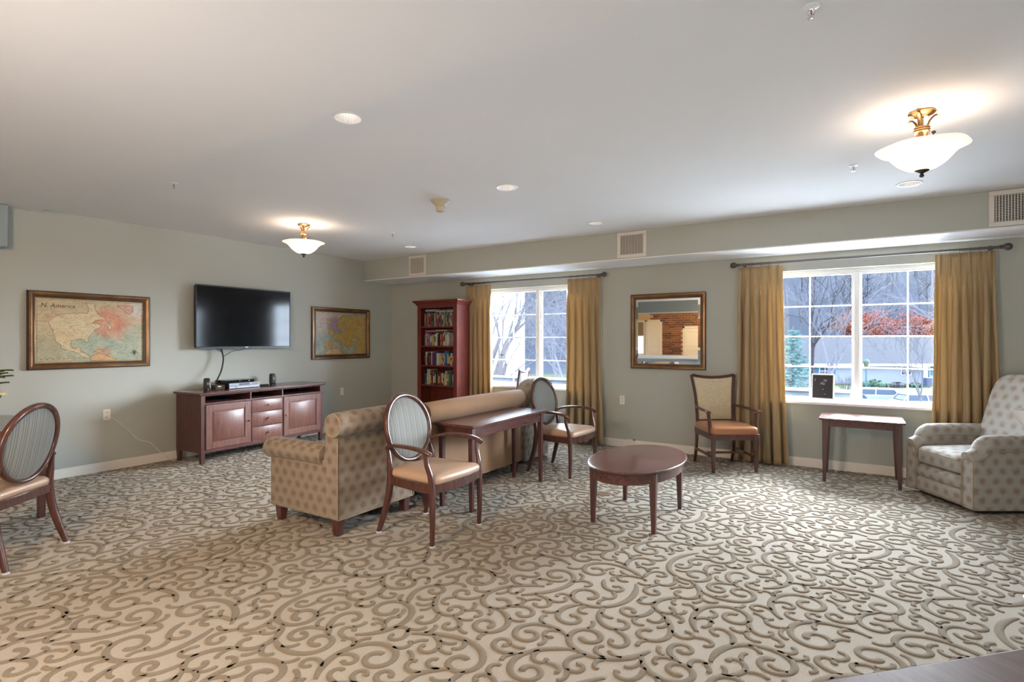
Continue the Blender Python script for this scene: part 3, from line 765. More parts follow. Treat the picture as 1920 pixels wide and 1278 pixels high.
# ------------------------------------------------------------------ oval-back armchairs
def oval_chair(loc,ang,label):
    """front of the chair towards local +x"""
    t=thing('oval_back_armchair',label,'chair',loc,R(ang),'oval-back armchairs with striped backs')
    wd=M['chairwood']
    for s in (-1,1):
        m=MB(); P=bez([(0.238,s*0.278,0.012),(0.243,s*0.280,0.20),(0.240,s*0.280,0.385),(0.236,s*0.280,0.43)],4)
        sc=[0.70+0.30*min(1,p.z/0.36) for p in P]
        m.sweep(P,rrect(0.040,0.040,0.3,2),up=(1,0,0),scale=sc); m.build('leg',wd,t,weld=True)
        MB().lathe([(0,0.0),(0.017,0.0),(0.022,0.004),(0.020,0.013),(0.0,0.014)],16,c=(0.238,s*0.278,0)).build('glide',M['glide'],t)
        m=MB(); P=bez([(0.236,s*0.280,0.42),(0.228,s*0.287,0.50),(0.205,s*0.298,0.58),(0.200,s*0.303,0.655)],5)
        m.sweep(P,rrect(0.036,0.040,0.35,2),up=(1,0,0),scale=[1-0.25*i/(len(P)-1) for i in range(len(P))]); m.build('arm_support',wd,t)
        # rear leg: one curved piece from the floor to the side of the oval
        m=MB(); P=bez([(-0.300,s*0.262,0.012),(-0.262,s*0.250,0.13),(-0.222,s*0.240,0.28),(-0.205,s*0.236,0.42),(-0.212,s*0.238,0.54),(-0.240,s*0.224,0.655)],5)
        n=len(P); sc=[(0.72+0.33*math.sin(PI*min(1,i/(n*0.9))))*(1 if i<n-5 else 0.92-0.08*(i-n+5)) for i in range(n)]
        m.sweep(P,rrect(0.040,0.044,0.3,2),up=(1,0,0.2),scale=sc); m.build('leg',wd,t)
        MB().lathe([(0,0.0),(0.017,0.0),(0.022,0.004),(0.020,0.013),(0.0,0.014)],16,c=(-0.300,s*0.262,0)).build('glide',M['glide'],t)
        # arm
        m=MB(); P=bez([(-0.225,s*0.240,0.640),(-0.175,s*0.262,0.665),(-0.06,s*0.300,0.683),(0.08,s*0.312,0.684),(0.19,s*0.306,0.668),(0.245,s*0.300,0.645)],6); n=len(P)
        sc=[(0.75+0.45*math.sin(PI*min(1,0.15+i/n*0.9)),0.9+0.15*(i/n)) for i in range(n)]
        m.sweep(P,rrect(0.046,0.027,0.45,3),up=(0,0,1),scale=sc); m.build('arm',wd,t)
    # rails of the seat
    m=MB(); m.sweep(bez([(0.240,-0.27,0.405),(0.262,0,0.398),(0.240,0.27,0.405)],6),rrect(0.028,0.066,0.15,1)); m.build('front_rail',wd,t)
    for s in (-1,1):
        m=MB(); m.sweep(bez([(-0.205,s*0.232,0.405),(0,s*0.262,0.402),(0.235,s*0.278,0.405)],5),rrect(0.026,0.062,0.15,1)); m.build('side_rail',wd,t)
    MB().box(-0.222,-0.196,-0.225,0.225,0.375,0.435).build('rear_rail',wd,t,bevel=0.004)
    def sf(q):
        f=(q.x+0.245)/0.49; w=0.86+0.14*f
        q.y*=w
        q.x+=0.018*(1-(q.y/0.28)**2)*f
        return q
    MB().rbox((0.020,0,0.458),(0.243,0.272,0.034),0.034,14,crown=0.030,fn=sf).build('seat',M['leather_tan'],t,weld=True,angle=180)
    # oval back, leaning backwards
    Mx=Matrix.Translation((-0.262,0,0.762))@Matrix.Rotation(R(-11),4,'Y')
    a,b=0.236,0.253
    m=MB(); P=[(0.0-0.030*math.cos(k*2*PI/48)**2*0,a*math.cos(k*2*PI/48),b*math.sin(k*2*PI/48)) for k in range(48)]
    vs=[];fs=[];pr=rrect(0.034,0.042,0.4,3);n=len(pr)
    for k in range(48):
        an=k*2*PI/48; c_,s_=math.cos(an),math.sin(an); wid_=1.0+0.12*s_
        bow=-0.018*(1-abs(s_))*0+0.020*(c_*c_)
        for pa,pb in pr:
            vs.append((pb+bow,(a+pa*wid_)*c_,(b+pa*wid_)*s_))
    for k in range(48):
        for j in range(n): fs.append((k*n+j,k*n+(j+1)%n,((k+1)%48)*n+(j+1)%n,((k+1)%48)*n+j))
    m.add(vs,fs,0,Mx); m.build('oval_frame',wd,t)
    for nm,sg,th in (('back_pad',1,0.024),('rear_panel',-1,0.014)):
        vs=[];fs=[];K=10
        for i in range(K+1):
            r=i/K
            for k in range(40):
                an=k*2*PI/40; x=sg*(0.004+th*(1-r**4))+0.020*(math.cos(an)*r)**2
                vs.append((x,(a-0.016)*r*math.cos(an),(b-0.016)*r*math.sin(an)))
        for i in range(K):
            for k in range(40): fs.append((i*40+k,i*40+(k+1)%40,(i+1)*40+(k+1)%40,(i+1)*40+k))
        MB().add(vs,fs,0,Mx).build(nm,M['stripe'],t,weld=True,angle=180)
    return t
oval_chair((4.295,-3.888,0),0,'oval striped-back armchair with tan seat directly behind the medallion armchair')
oval_chair((4.30,-1.70,0),-3,'oval striped-back armchair with pale seat at the far end of the console table')
oval_chair((2.195,-5.885,0),218,'oval striped-back armchair at the left edge, seen from behind at the dining table')

# ------------------------------------------------------------------ square-back chairs
def square_chair(loc,ang,label,pad='damask',seat='leather_brown'):
    t=thing('square_back_armchair',label,'chair',loc,R(ang),'square-back armchairs by the window wall'); wd=M['chairwood']
    for s in (-1,1):
        m=MB(); m.frus((0.262,s*0.238,0),(0.030,0.030),(0.262,s*0.240,0.42),(0.046,0.046)); m.build('leg',wd,t,bevel=0.004)
        m=MB(); P=bez([(-0.305,s*0.225,0.0),(-0.275,s*0.225,0.12),(-0.245,s*0.225,0.28),(-0.238,s*0.225,0.44)],5); n=len(P)
        m.sweep(P,rrect(0.034,0.042,0.2,1),up=(1,0,0),scale=[0.8+0.2*i/(n-1) for i in range(n)]); m.build('leg',wd,t)
        m=MB(); P=bez([(-0.238,s*0.222,0.42),(-0.248,s*0.218,0.55),(-0.285,s*0.228,0.80),(-0.325,s*0.262,1.035)],6); n=len(P)
        m.sweep(P,rrect(0.034,0.038,0.25,1),up=(1,0,0),scale=[1-0.2*i/(n-1) for i in range(n)]); m.build('back_post',wd,t)
        m=MB(); m.sweep(bez([(0.205,s*0.252,0.40),(0.208,s*0.256,0.52),(0.200,s*0.268,0.645)],4),rrect(0.034,0.040,0.25,1),up=(1,0,0)); m.build('arm_support',wd,t)
        m=MB(); P=bez([(-0.262,s*0.226,0.675),(-0.15,s*0.255,0.675),(0.05,s*0.285,0.672),(0.20,s*0.285,0.664),(0.245,s*0.280,0.652)],5); n=len(P)
        m.sweep(P,rrect(0.046,0.026,0.4,2),scale=[(0.75+0.4*i/n,1) for i in range(n)]); m.build('arm',wd,t)
        MB().box(-0.25,0.25,s*0.232-0.009,s*0.232+0.009,0.155,0.185).build('stretcher',wd,t,bevel=0.003)
    MB().box(-0.012,0.012,-0.228,0.228,0.158,0.182).build('stretcher',wd,t,bevel=0.003)
    m=MB(); m.box(0.245,0.278,-0.222,0.222,0.355,0.425).build('front_rail',wd,t,bevel=0.004)
    MB().box(-0.25,0.25,-0.250,-0.226,0.355,0.425).build('side_rail',wd,t,bevel=0.004)
    MB().box(-0.25,0.25,0.226,0.250,0.355,0.425).build('side_rail',wd,t,bevel=0.004)
    MB().box(-0.255,-0.228,-0.22,0.22,0.355,0.425).build('rear_rail',wd,t,bevel=0.004)
    MB().rbox((0.028,0,0.455),(0.262,0.258,0.046),0.036,12,crown=0.022).build('seat',M[seat],t,weld=True,angle=180)
    # back: trapezoid, curved, framed
    def bk(u,v,off):
        w=0.205+0.048*v**1.4; z=0.495+0.525*v
        x=-0.246-0.030*v-0.042*v*v-0.022*(1-(2*u-1)**2)+off
        z+=v*(-0.018)*(1-(2*u-1)**2)+v*0.012*(2*u-1)**2
        return (x,(2*u-1)*w,z)
    def ring(pts,prof,nm):
        m=MB(); m.sweep(pts,prof,up=(1,0,0.1)); return m.build(nm,wd,t)
    ring([bk(i/12,1.0,0) for i in range(13)],rrect(0.032,0.036,0.25,1),'top_rail')
    ring([bk(i/12,0.0,0) for i in range(13)],rrect(0.034,0.034,0.25,1),'bottom_rail')
    for nm,sg in (('back_pad',1),('rear_panel',-1)):
        def fn(u,v,sg=sg):
            e=1-(abs(2*u-1))**6; e2=1-(abs(2*v-1))**6
            return bk(0.045+0.91*u,0.035+0.93*v,sg*(0.004+0.020*e*e2))
        MB().grid(fn,16,16).build(nm,M[pad],t,angle=180)
    return t
square_chair((5.755,-0.535,0),-55,'square-back armchair with cream damask back and caramel seat left of the gold curtain')
square_chair((2.77,-0.60,0),196,'square-back armchair by the left window, only its pale back showing above the sofa','grey_pad')

# ------------------------------------------------------------------ rolled-arm upholstery
def leg_block(x,y,h,t,s0=0.05,s1=0.075):
    MB().frus((x,y,0),(s0,s0),(x,y,h),(s1,s1)).build('leg',M['maho'],t,bevel=0.004)
def rolled_seat(name,loc,ang,label,cat,hw,mat,pip,zt=0.90,depth=0.84,legs=True,arm_r=0.082):
    """front towards +x; hw half width to the outside of the body"""
    t=thing(name,label,cat,loc,R(ang)); f=M[mat]; hx=depth/2; zb=0.125
    MB().box(-hx+0.02,hx-0.03,-hw+0.02,hw-0.02,zb,0.30).build('seat_base',f,t,bevel=0.015)
    for s in (-1,1):
        y0,y1=(s*hw,s*(hw-0.13)); a,b=min(y0,y1),max(y0,y1)
        m=MB(); m.box(-hx+0.10,hx,a,b,zb,0.56); m.build('arm_panel',f,t,bevel=0.014)
        # rolled arm cylinder, swelling to the outside
        m=MB(); P=[(-hx+0.16,s*(hw-0.045),0.585),(-0.1,s*(hw-0.040),0.590),(hx-0.10,s*(hw-0.034),0.588),(hx+0.012,s*(hw-0.030),0.582),(hx+0.022,s*(hw-0.030),0.582)]
        m.tube(P,[arm_r*0.98,arm_r,arm_r*1.02,arm_r,arm_r*0.90],28); m.build('arm_roll',f,t)
        m=MB(); m.tube([(hx+0.020,s*(hw-0.030)+arm_r*0.93*math.cos(k*2*PI/28),0.582+arm_r*0.93*math.sin(k*2*PI/28)) for k in range(28)],0.005,6,closed=True)
        m.tube([(-hx+0.12,s*(hw-0.000)+s*0.002,0.515),(hx-0.02,s*hw+s*0.002,0.515)],0.005,6)
        m.build('piping',M[pip],t)
    # back slab slightly raked, ends in a roll over the rear
    rk=0.05
    prof=[(-hx,zb),(-hx+0.17,zb),(-hx+0.18,0.45),(-hx+0.125,zt-0.12),(-hx+0.115,zt-0.05),(-hx+0.02,zt-0.06),(-hx-0.0,zt-0.12)]
    MB().prism(prof,-hw+0.005,hw-0.005,'y').build('back',f,t,bevel=0.012)
    m=MB(); rr=0.092; xc,zc=-hx+0.030,zt-rr
    yy=hw+0.012
    m.tube([(xc,-yy-0.006,zc),(xc,-yy+0.016,zc),(xc,-hw*0.4,zc+0.004),(xc,hw*0.4,zc+0.004),(xc,yy-0.016,zc),(xc,yy+0.006,zc)],[rr*0.86,rr,rr*1.02,rr*1.02,rr,rr*0.86],32); m.build('back_roll',f,t)
    m=MB()
    for s in (-1,1):
        m.tube([(xc+rr*0.90*math.cos(k*2*PI/28),s*(yy+0.004),zc+rr*0.90*math.sin(k*2*PI/28)) for k in range(28)],0.005,6,closed=True)
        m.tube([(-hx-0.002,s*(hw-0.003),zb+0.01),(-hx-0.002,s*(hw-0.003),zt-0.2)],0.0045,6)
    m.tube([(-hx-0.003,-hw+0.01,zb+0.006),(-hx-0.003,hw-0.01,zb+0.006)],0.0045,6)
    m.tube([(-hx-0.002,-hw,zt-0.182),(-hx-0.002,hw,zt-0.182)],0.0045,6)
    m.build('piping',M[pip],t)
    n=1 if hw<0.5 else 2
    inner=hw-0.13; w=2*inner/n
    for k in range(n):
        yc=-inner+w*(k+0.5)
        MB().rbox((0.075,yc,0.385),(hx-0.115,w/2-0.004,0.075),0.05,10,crown=0.02).build('seat_cushion',f,t,weld=True,angle=180)
        MB().rbox((-hx+0.27,yc,0.62),(0.085,w/2-0.006,0.20),0.08,10,crown=0.0).build('back_cushion',f,t,weld=True,angle=180)
    for s in (-1,1):
        leg_block(hx-0.06,s*(hw-0.065),zb,t); leg_block(-hx+0.055,s*(hw-0.055),zb,t)
    return t
rolled_seat('rolled_arm_armchair',(3.44,-4.005,0),180,'medallion-patterned rolled-arm armchair seen from behind, facing the tv','armchair',0.405,'dots','piping',0.915,0.80)
rolled_seat('tan_sofa',(3.485,-2.72,0),180,'plain tan velour sofa with rolled back, its rear against the console table','sofa',0.775,'velvet','velvet',0.905,0.84)

# ------------------------------------------------------------------ recliners
def recliner(loc,ang,label,hb=0.40):
    t=thing('recliner',label,'armchair',loc,R(ang),'pale medallion recliners'); f=M['dots_light']
    hx,hw=0.405,0.39; zb=0.035
    MB().box(-hx+0.06,hx-0.08,-hw+0.06,hw-0.06,0.0,zb+0.03).build('base',M['black'],t)
    for s in (-1,1):
        y=s*(hw-0.065)
        # side panel profile with the scooped front
        top=[(hx,0.44),(hx-0.015,0.452),(hx-0.05,0.462),(hx-0.085,0.485),(hx-0.115,0.525),(hx-0.14,0.565),(hx-0.17,0.585),(-hx+0.05,0.585)]
        poly=[(-hx+0.05,zb),(hx,zb)]+top
        MB().prism(poly,y-0.062,y+0.062,'y').build('arm_panel',f,t,bevel=0.012)
        m=MB(); P=[(-hx+0.08,y,0.578),(0.0,y,0.582),(hx-0.20,y,0.580),(hx-0.155,y,0.573),(hx-0.125,y,0.545),(hx-0.10,y,0.500),(hx-0.055,y,0.470),(hx-0.0,y,0.452)]
        P=bez(P,4); n=len(P)
        m.tube(P,[0.074-0.012*max(0,(i/n-0.55)/0.45) for i in range(n)],20)
        # flatten the scooped end so that it does not bulge below the panel
        m.build('arm_roll',f,t)
        m=MB(); m.tube([(hx+0.002,y-0.058,zb+0.01),(hx+0.002,y-0.058,0.43),(hx+0.002,y-0.03,0.452),(hx+0.002,y+0.03,0.452),(hx+0.002,y+0.058,0.43),(hx+0.002,y+0.058,zb+0.01)],0.0042,6)
        m.tube(bez([(hx-0.005,y+s*0.062,0.445),(hx-0.07,y+s*0.066,0.462),(hx-0.115,y+s*0.068,0.50),(hx-0.14,y+s*0.069,0.545),(hx-0.155,y+s*0.060,0.60)],4),0.004,6)
        m.tube([(-hx+0.06,y+s*0.073,0.528),(hx-0.165,y+s*0.073,0.528)],0.004,6)
        m.build('piping',M['piping'],t)
    wi=hw-0.130
    # footrest: three horizontal padded rolls, then the seat cushion
    for i,(z,h) in enumerate(((0.115,0.078),(0.235,0.060))):
        MB().rbox((hx-0.055,0,z),(0.070,wi,h),0.045,10).build('footrest_pad',f,t,weld=True,angle=180)
    MB().rbox((0.025,0,0.378),(hx-0.018,wi,0.082),0.055,12,crown=0.035).build('seat_cushion',f,t,weld=True,angle=180)
    MB().box(-hx+0.02,hx-0.1,-wi,wi,zb,0.33).build('frame',f,t)
    m=MB(); m.tube([(hx+0.010,-wi+0.02,0.425),(hx+0.016,0,0.432),(hx+0.010,wi-0.02,0.425)],0.004,6); m.build('piping',M['piping'],t)
    # tall rounded back
    def bkf(q):
        v=(q.z+hb)/(2*hb)
        k=1.0-0.16*max(0,(v-0.72)/0.28)**2
        q.y*=k
        q.z-=0.085*max(0,abs(q.y)/0.32-0.35)**2*(1 if v>0.5 else 0)
        return q
    Mb=Matrix.Translation((-hx+0.055,0,0.345+hb))@Matrix.Rotation(R(-17),4,'Y')
    MB().rbox((0,0,0),(0.105,0.335,hb),0.10,16,fn=bkf,M=Mb).build('back',f,t,weld=True,angle=180)
    MB().box(-hx-0.03,-hx+0.10,-hw+0.09,hw-0.09,zb,0.46).build('rear_panel',f,t,bevel=0.02)
    return t
recliner((7.985,-0.70,0),212,'pale medallion-patterned recliner in front of the gold curtain at the right edge')
recliner((3.35,-1.385,0),182,'pale medallion-patterned recliner mostly hidden behind the oval-back chair at the console',0.33)

# ------------------------------------------------------------------ tables
def console():
    t=thing('console_table','long narrow mahogany console table standing behind the tan sofa','table',(4.135,-2.795,0))
    hx,hy,z=0.215,0.645,0.735
    MB().box(-hx,hx,-hy,hy,z-0.022,z).box(-hx+0.008,hx-0.008,-hy+0.008,hy-0.008,z-0.030,z-0.022).build('table_top',M['maho_x'],t,bevel=0.007,seg=3)
    ax,ay=0.172,0.597
    m=MB(); m.box(-ax,-ax+0.02,-ay,ay,z-0.115,z-0.030).box(ax-0.02,ax,-ay,ay,z-0.115,z-0.030).box(-ax,ax,-ay,-ay+0.02,z-0.115,z-0.030).box(-ax,ax,ay-0.02,ay,z-0.115,z-0.030)
    m.build('apron',M['maho_x'],t)
    for sx in (-1,1):
        for sy in (-1,1):
            MB().frus((sx*0.160,sy*0.590,0),(0.032,0.032),(sx*0.160,sy*0.590,z-0.030),(0.046,0.046)).build('leg',M['maho'],t,bevel=0.003)
console()
def oval_table():
    t=thing('oval_coffee_table','low oval mahogany coffee table standing alone in the middle of the carpet','table',(5.505,-2.715,0))
    z=0.485;a,b=0.365,0.60;n=64
    def ring(f,zz,fa=0): return [((a+fa)*f*math.cos(2*PI*k/n),(b+fa)*f*math.sin(2*PI*k/n),zz) for k in range(n)]
    prof=[(-0.030,z-0.030),(-0.012,z-0.026),(0.0,z-0.018),(0.003,z-0.010),(-0.004,z-0.004),(-0.014,z-0.003),(-0.030,z),]
    vs=[];fs=[]
    for fa,zz in prof: vs+=ring(1,zz,fa)
    for i in range(len(prof)-1):
        for k in range(n): fs.append((i*n+k,i*n+(k+1)%n,(i+1)*n+(k+1)%n,(i+1)*n+k))
    fs.append(tuple(reversed(range(n)))); fs.append(tuple(range((len(prof)-1)*n,len(prof)*n)))
    MB().add(vs,fs).build('table_top',M['maho_x'],t,angle=50)
    vs=ring(1,z-0.105,-0.035)+ring(1,z-0.030,-0.035)+ring(1,z-0.030,-0.055)+ring(1,z-0.105,-0.055); fs=[]
    for i in range(4):
        for k in range(n): fs.append((i*n+k,i*n+(k+1)%n,((i+1)%4)*n+(k+1)%n,((i+1)%4)*n+k))
    MB().add(vs,fs).build('apron',M['maho_x'],t,angle=50)
    for sx in (-1,1):
        for sy in (-1,1):
            MB().frus((sx*0.245,sy*0.355,0),(0.030,0.030),(sx*0.240,sy*0.350,z-0.032),(0.055,0.055)).build('leg',M['maho'],t,bevel=0.004)
oval_table()
def end_table(loc,ang):
    t=thing('end_table','small mahogany end table with clipped-corner top standing under the right window','table',loc,R(ang))
    z=0.65;hx,hy=0.365,0.275;c=0.045
    poly=[(-hx+c,-hy),(hx-c,-hy),(hx,-hy+c),(hx,hy-c),(hx-c,hy),(-hx+c,hy),(-hx,hy-c),(-hx,-hy+c)]
    MB().prism(poly,z-0.022,z,'z').build('table_top',M['maho_x'],t,bevel=0.006,seg=3)
    ax,ay=0.315,0.235
    m=MB(); m.box(-ax,ax,-ay,-ay+0.02,z-0.085,z-0.022).box(-ax,ax,ay-0.02,ay,z-0.085,z-0.022).box(-ax,-ax+0.02,-ay,ay,z-0.085,z-0.022).box(ax-0.02,ax,-ay,ay,z-0.085,z-0.022)
    m.build('apron',M['maho_x'],t)
    for sx in (-1,1):
        for sy in (-1,1):
            MB().frus((sx*0.318,sy*0.235,0),(0.030,0.030),(sx*0.305,sy*0.226,z-0.022),(0.062,0.062)).build('leg',M['maho'],t,bevel=0.004)
end_table((7.065,-0.385,0),0)
def dining(name,loc,ang,w,d,label,mat='maho_x'):
    t=thing(name,label,'table',loc,R(ang)); z=0.75
    rc=0.16; poly=[(sx*(w/2-rc)+rc*math.cos(R(a+k*15)),sy*(d/2-rc)+rc*math.sin(R(a+k*15))) for sx,sy,a in ((1,1,0),(-1,1,90),(-1,-1,180),(1,-1,270)) for k in range(7)]
    MB().prism(poly,z-0.03,z,'z').build('table_top',M[mat],t,bevel=0.008,seg=3)
    m=MB(); a,b=w/2-0.07,d/2-0.07
    m.box(-a,a,-b,-b+0.02,z-0.12,z-0.03).box(-a,a,b-0.02,b,z-0.12,z-0.03).box(-a,-a+0.02,-b,b,z-0.12,z-0.03).box(a-0.02,a,-b,b,z-0.12,z-0.03); m.build('apron',M['maho'],t)
    for sx in (-1,1):
        for sy in (-1,1): MB().frus((sx*(a-0.03),sy*(b-0.03),0),(0.045,0.045),(sx*(a-0.03),sy*(b-0.03),z-0.03),(0.07,0.07)).build('leg',M['maho'],t,bevel=0.004)
    return t
dining('dining_table',(0.885,-5.90,0),0,1.25,1.25,'mahogany dining table with glossy top cut by the left edge of the photo')
dining('card_table',(7.677,-5.867,0),45,1.25,1.10,'mahogany table whose glossy corner shows at the bottom right','card_top')
# flower arrangement on the dining table
def flowers():
    t=thing('flower_arrangement','leafy arrangement with cream flower reaching in at the left edge','plant',(1.20,-5.72,0.75)); rs=random.Random(5)
    MB().lathe([(0,0.0),(0.055,0.0),(0.07,0.02),(0.085,0.09),(0.07,0.17),(0.05,0.21),(0.058,0.23),(0.052,0.225),(0.04,0.20),(0,0.19)],28).build('vase',plain('cream_glazed_vase',(0.6,0.55,0.45),0.25),t)
    green=[plain('leaf_green',(0.07,0.13,0.035),0.45,var=0.3),plain('olive_leaf',(0.13,0.15,0.03),0.45,var=0.3)]
    for k in range(34):
        a=rs.uniform(0,2*PI) if k>9 else rs.uniform(-0.2,0.9); e=rs.uniform(0.1,1.2); L=rs.uniform(0.13,0.22)
        b=Vector((math.cos(a)*math.cos(e),math.sin(a)*math.cos(e),math.sin(e)))
        base=Vector((0,0,0.20)); tip=base+b*L+Vector((0,0,0.06))
        MB().tube(bez([base,base+b*L*0.5+Vector((0,0,0.05)),tip],4),0.003,5).build('stem',green[0],t)
        side=b.cross(Vector((0,0,1))).normalized(); w=rs.uniform(0.022,0.036); l2=rs.uniform(0.09,0.13); dr=Vector((b.x,b.y,-0.2+rs.uniform(-.4,.6))).normalized(); up=side.cross(dr)
        def fn(u,v): 
            ww=w*math.sin(PI*min(1,0.03+v*0.97))**0.8
            return tip+dr*(l2*v)+side*(ww*(2*u-1))+up*(0.012*abs(2*u-1)-0.02*v*v)
        MB().grid(fn,4,8).build('leaf',green[k%2],t,angle=180)
    cream=plain('cream_petal',(0.75,0.68,0.45),0.6)
    for (x,y,z) in ((0.20,0.10,0.27),(0.02,-0.15,0.34),(-0.15,0.08,0.30),(0.05,0.1,0.42)):
        m=MB()
        for k in range(24):
            a=k*2.4;r=0.032*math.sqrt(k/24);c0=Vector((x+r*math.cos(a),y+r*math.sin(a),z+0.014*(1-k/24)))
            m.rbox(c0,(0.010,0.010,0.008),0.008,2)
        m.build('flower',cream,t,angle=180)
        MB().tube([(0,0,0.2),(x*0.6,y*0.6,0.2+(z-0.2)*0.7),(x,y,z-0.005)],0.003,5).build('stem',green[0],t)
flowers()
# bowl on a pedestal at the right edge
t=thing('pedestal_stand','slim dark pedestal stand just beyond the right edge, carrying a white bowl','table',(7.905,-2.985,0))
MB().lathe([(0,0),(0.085,0.0),(0.088,0.015),(0.06,0.03),(0.03,0.06),(0.022,0.12),(0.022,0.86),(0.03,0.90),(0.065,0.920),(0.068,0.93),(0,0.931)],32).build('stand',M['maho'],t)
t=thing('bowl','white bowl on the slim pedestal stand at the right edge','bowl',(7.905,-2.985,0.931))
MB().lathe([(0,0.0),(0.045,0.0),(0.05,0.006),(0.08,0.025),(0.108,0.062),(0.124,0.100),(0.130,0.128),(0.126,0.128),(0.105,0.070),(0.075,0.033),(0.0,0.02)],48).build('bowl_body',M['vinyl'],t)
# floor outlet
t=thing('floor_outlet','round brown floor outlet cover in the carpet by the coffee table','outlet',(5.02,-2.275,0))
MB().lathe([(0,0.001),(0.068,0.001),(0.072,0.005),(0.060,0.010),(0,0.011)],36).build('cover',plain('tan_floor_cover',(0.20,0.13,0.085),0.5),t)
MB().box(-0.05,0.05,-0.0015,0.0015,0.0105,0.0125).build('hinge_line',M['bronze'],t)
# ------------------------------------------------------------------ media stand and what stands on it
ms=thing('media_stand','wide mahogany media stand with two doors and three drawers under the tv','cabinet',(0.305,-2.785,0),R(4.0))
Lh=0.905; Dh=0.245; ZT=0.835
def bb(name,mb,mat='maho',bev=0.003,par=None): return mb.build(name,M[mat],par or ms,bevel=bev)
bb('top',MB().box(-Dh-0.01,Dh+0.03,-Lh-0.03,Lh+0.03,ZT-0.028,ZT).box(-Dh,Dh+0.012,-Lh-0.012,Lh+0.012,ZT-0.036,ZT-0.028),'maho_x',0.005)
for sx in (-1,1):
    for sy in (-1,1):
        bb('leg',MB().frus((sx*(Dh-0.025),sy*(Lh-0.026),0),(0.038,0.038),(sx*(Dh-0.025),sy*(Lh-0.026),0.145),(0.050,0.052)).box(sx*(Dh-0.025)-0.025,sx*(Dh-0.025)+0.025,sy*(Lh-0.026)-0.026,sy*(Lh-0.026)+0.026,0.145,ZT-0.036))
for sy in (-1,1): bb('side_panel',MB().box(-Dh+0.04,Dh-0.04,sy*(Lh-0.015)-0.010,sy*(Lh-0.015)+0.010,0.13,ZT-0.036))
yb=[-Lh+0.052,-0.270,-0.250,0.205,0.225,Lh-0.052]   # openings: left door | drawers | right door
bb('bottom_rail',MB().box(Dh-0.03,Dh,-Lh+0.05,Lh-0.05,0.125,0.165)); bb('bottom_panel',MB().box(-Dh+0.02,Dh-0.03,-Lh+0.03,Lh-0.03,0.140,0.16))
bb('shelf_rail',MB().box(-Dh+0.02,Dh,-Lh+0.05,Lh-0.05,0.690,0.712)); bb('top_rail',MB().box(Dh-0.03,Dh,-Lh+0.05,Lh-0.05,0.790,ZT-0.036))
for y in (-0.260,0.215): bb('stile',MB().box(-Dh+0.02,Dh,y-0.010,y+0.010,0.16,0.795))
MB().box(-Dh+0.005,-Dh+0.02,-Lh+0.03,Lh-0.03,0.14,0.80).build('back_panel',M['dark'],ms)
def raised(par,y0,y1,z0,z1,fr):
    x=Dh+0.002
    m=MB(); g=0.012
    vs=[(x,y0+fr,z0+fr),(x,y1-fr,z0+fr),(x,y1-fr,z1-fr),(x,y0+fr,z1-fr),(x+0.013,y0+fr+g*1.8,z0+fr+g*1.8),(x+0.013,y1-fr-g*1.8,z0+fr+g*1.8),(x+0.013,y1-fr-g*1.8,z1-fr-g*1.8),(x+0.013,y0+fr+g*1.8,z1-fr-g*1.8)]
    m.add(vs,[(0,1,5,4),(1,2,6,5),(2,3,7,6),(3,0,4,7),(4,5,6,7)]); return m.build('raised_panel',M['maho_l'],par)
def knob(par,y,z):
    MB().lathe([(0,0),(0.007,0.0),(0.005,0.012),(0.012,0.018),(0.014,0.025),(0.009,0.031),(0,0.032)],16,M=Matrix.Translation((Dh+0.004,y,z))@Matrix.Rotation(PI/2,4,'Y')).build('knob',M['knob'],par)
for (y0,y1,ky) in ((yb[0],yb[1],yb[1]-0.03),(yb[4],yb[5],yb[4]+0.03)):
    d=MB(); z0,z1=0.168,0.687; y0+=0.003;y1-=0.003; w=0.075
    d.box(Dh-0.018,Dh+0.002,y0,y1,z0,z1)
    dd=bb('cabinet_door',d,'maho_l'); f=MB()
    f.box(Dh+0.002,Dh+0.012,y0,y0+w,z0,z1).box(Dh+0.002,Dh+0.012,y1-w,y1,z0,z1).box(Dh+0.002,Dh+0.012,y0+w,y1-w,z0,z0+w).box(Dh+0.002,Dh+0.012,y0+w,y1-w,z1-w,z1)
    f.build('door_frame',M['maho_l'],dd,bevel=0.002); raised(dd,y0,y1,z0,z1,w+0.004); 
    MB().lathe([(0,0),(0.007,0.0),(0.005,0.012),(0.012,0.018),(0.014,0.025),(0.009,0.031),(0,0.032)],16,M=Matrix.Translation((Dh+0.012,ky,0.44))@Matrix.Rotation(PI/2,4,'Y')).build('knob',M['knob'],dd)
for z0,z1 in ((0.168,0.345),(0.351,0.530),(0.536,0.687)):
    dd=bb('drawer',MB().box(Dh-0.018,Dh+0.006,yb[2]+0.003,yb[3]-0.003,z0,z1),'maho_l')
    m=MB(); x=Dh+0.006; a,b,c,d_=yb[2]+0.010,yb[3]-0.010,z0+0.008,z1-0.008; g=0.018
    m.add([(x,a,c),(x,b,c),(x,b,d_),(x,a,d_),(x+0.009,a+g,c+g),(x+0.009,b-g,c+g),(x+0.009,b-g,d_-g),(x+0.009,a+g,d_-g)],[(0,1,5,4),(1,2,6,5),(2,3,7,6),(3,0,4,7),(4,5,6,7)]); m.build('drawer_front',M['maho_l'],dd)
    MB().lathe([(0,0),(0.007,0.0),(0.005,0.012),(0.012,0.018),(0.014,0.025),(0.009,0.031),(0,0.032)],16,M=Matrix.Translation((Dh+0.014,(yb[2]+yb[3])/2,(z0+z1)/2))@Matrix.Rotation(PI/2,4,'Y')).build('knob',M['knob'],dd)

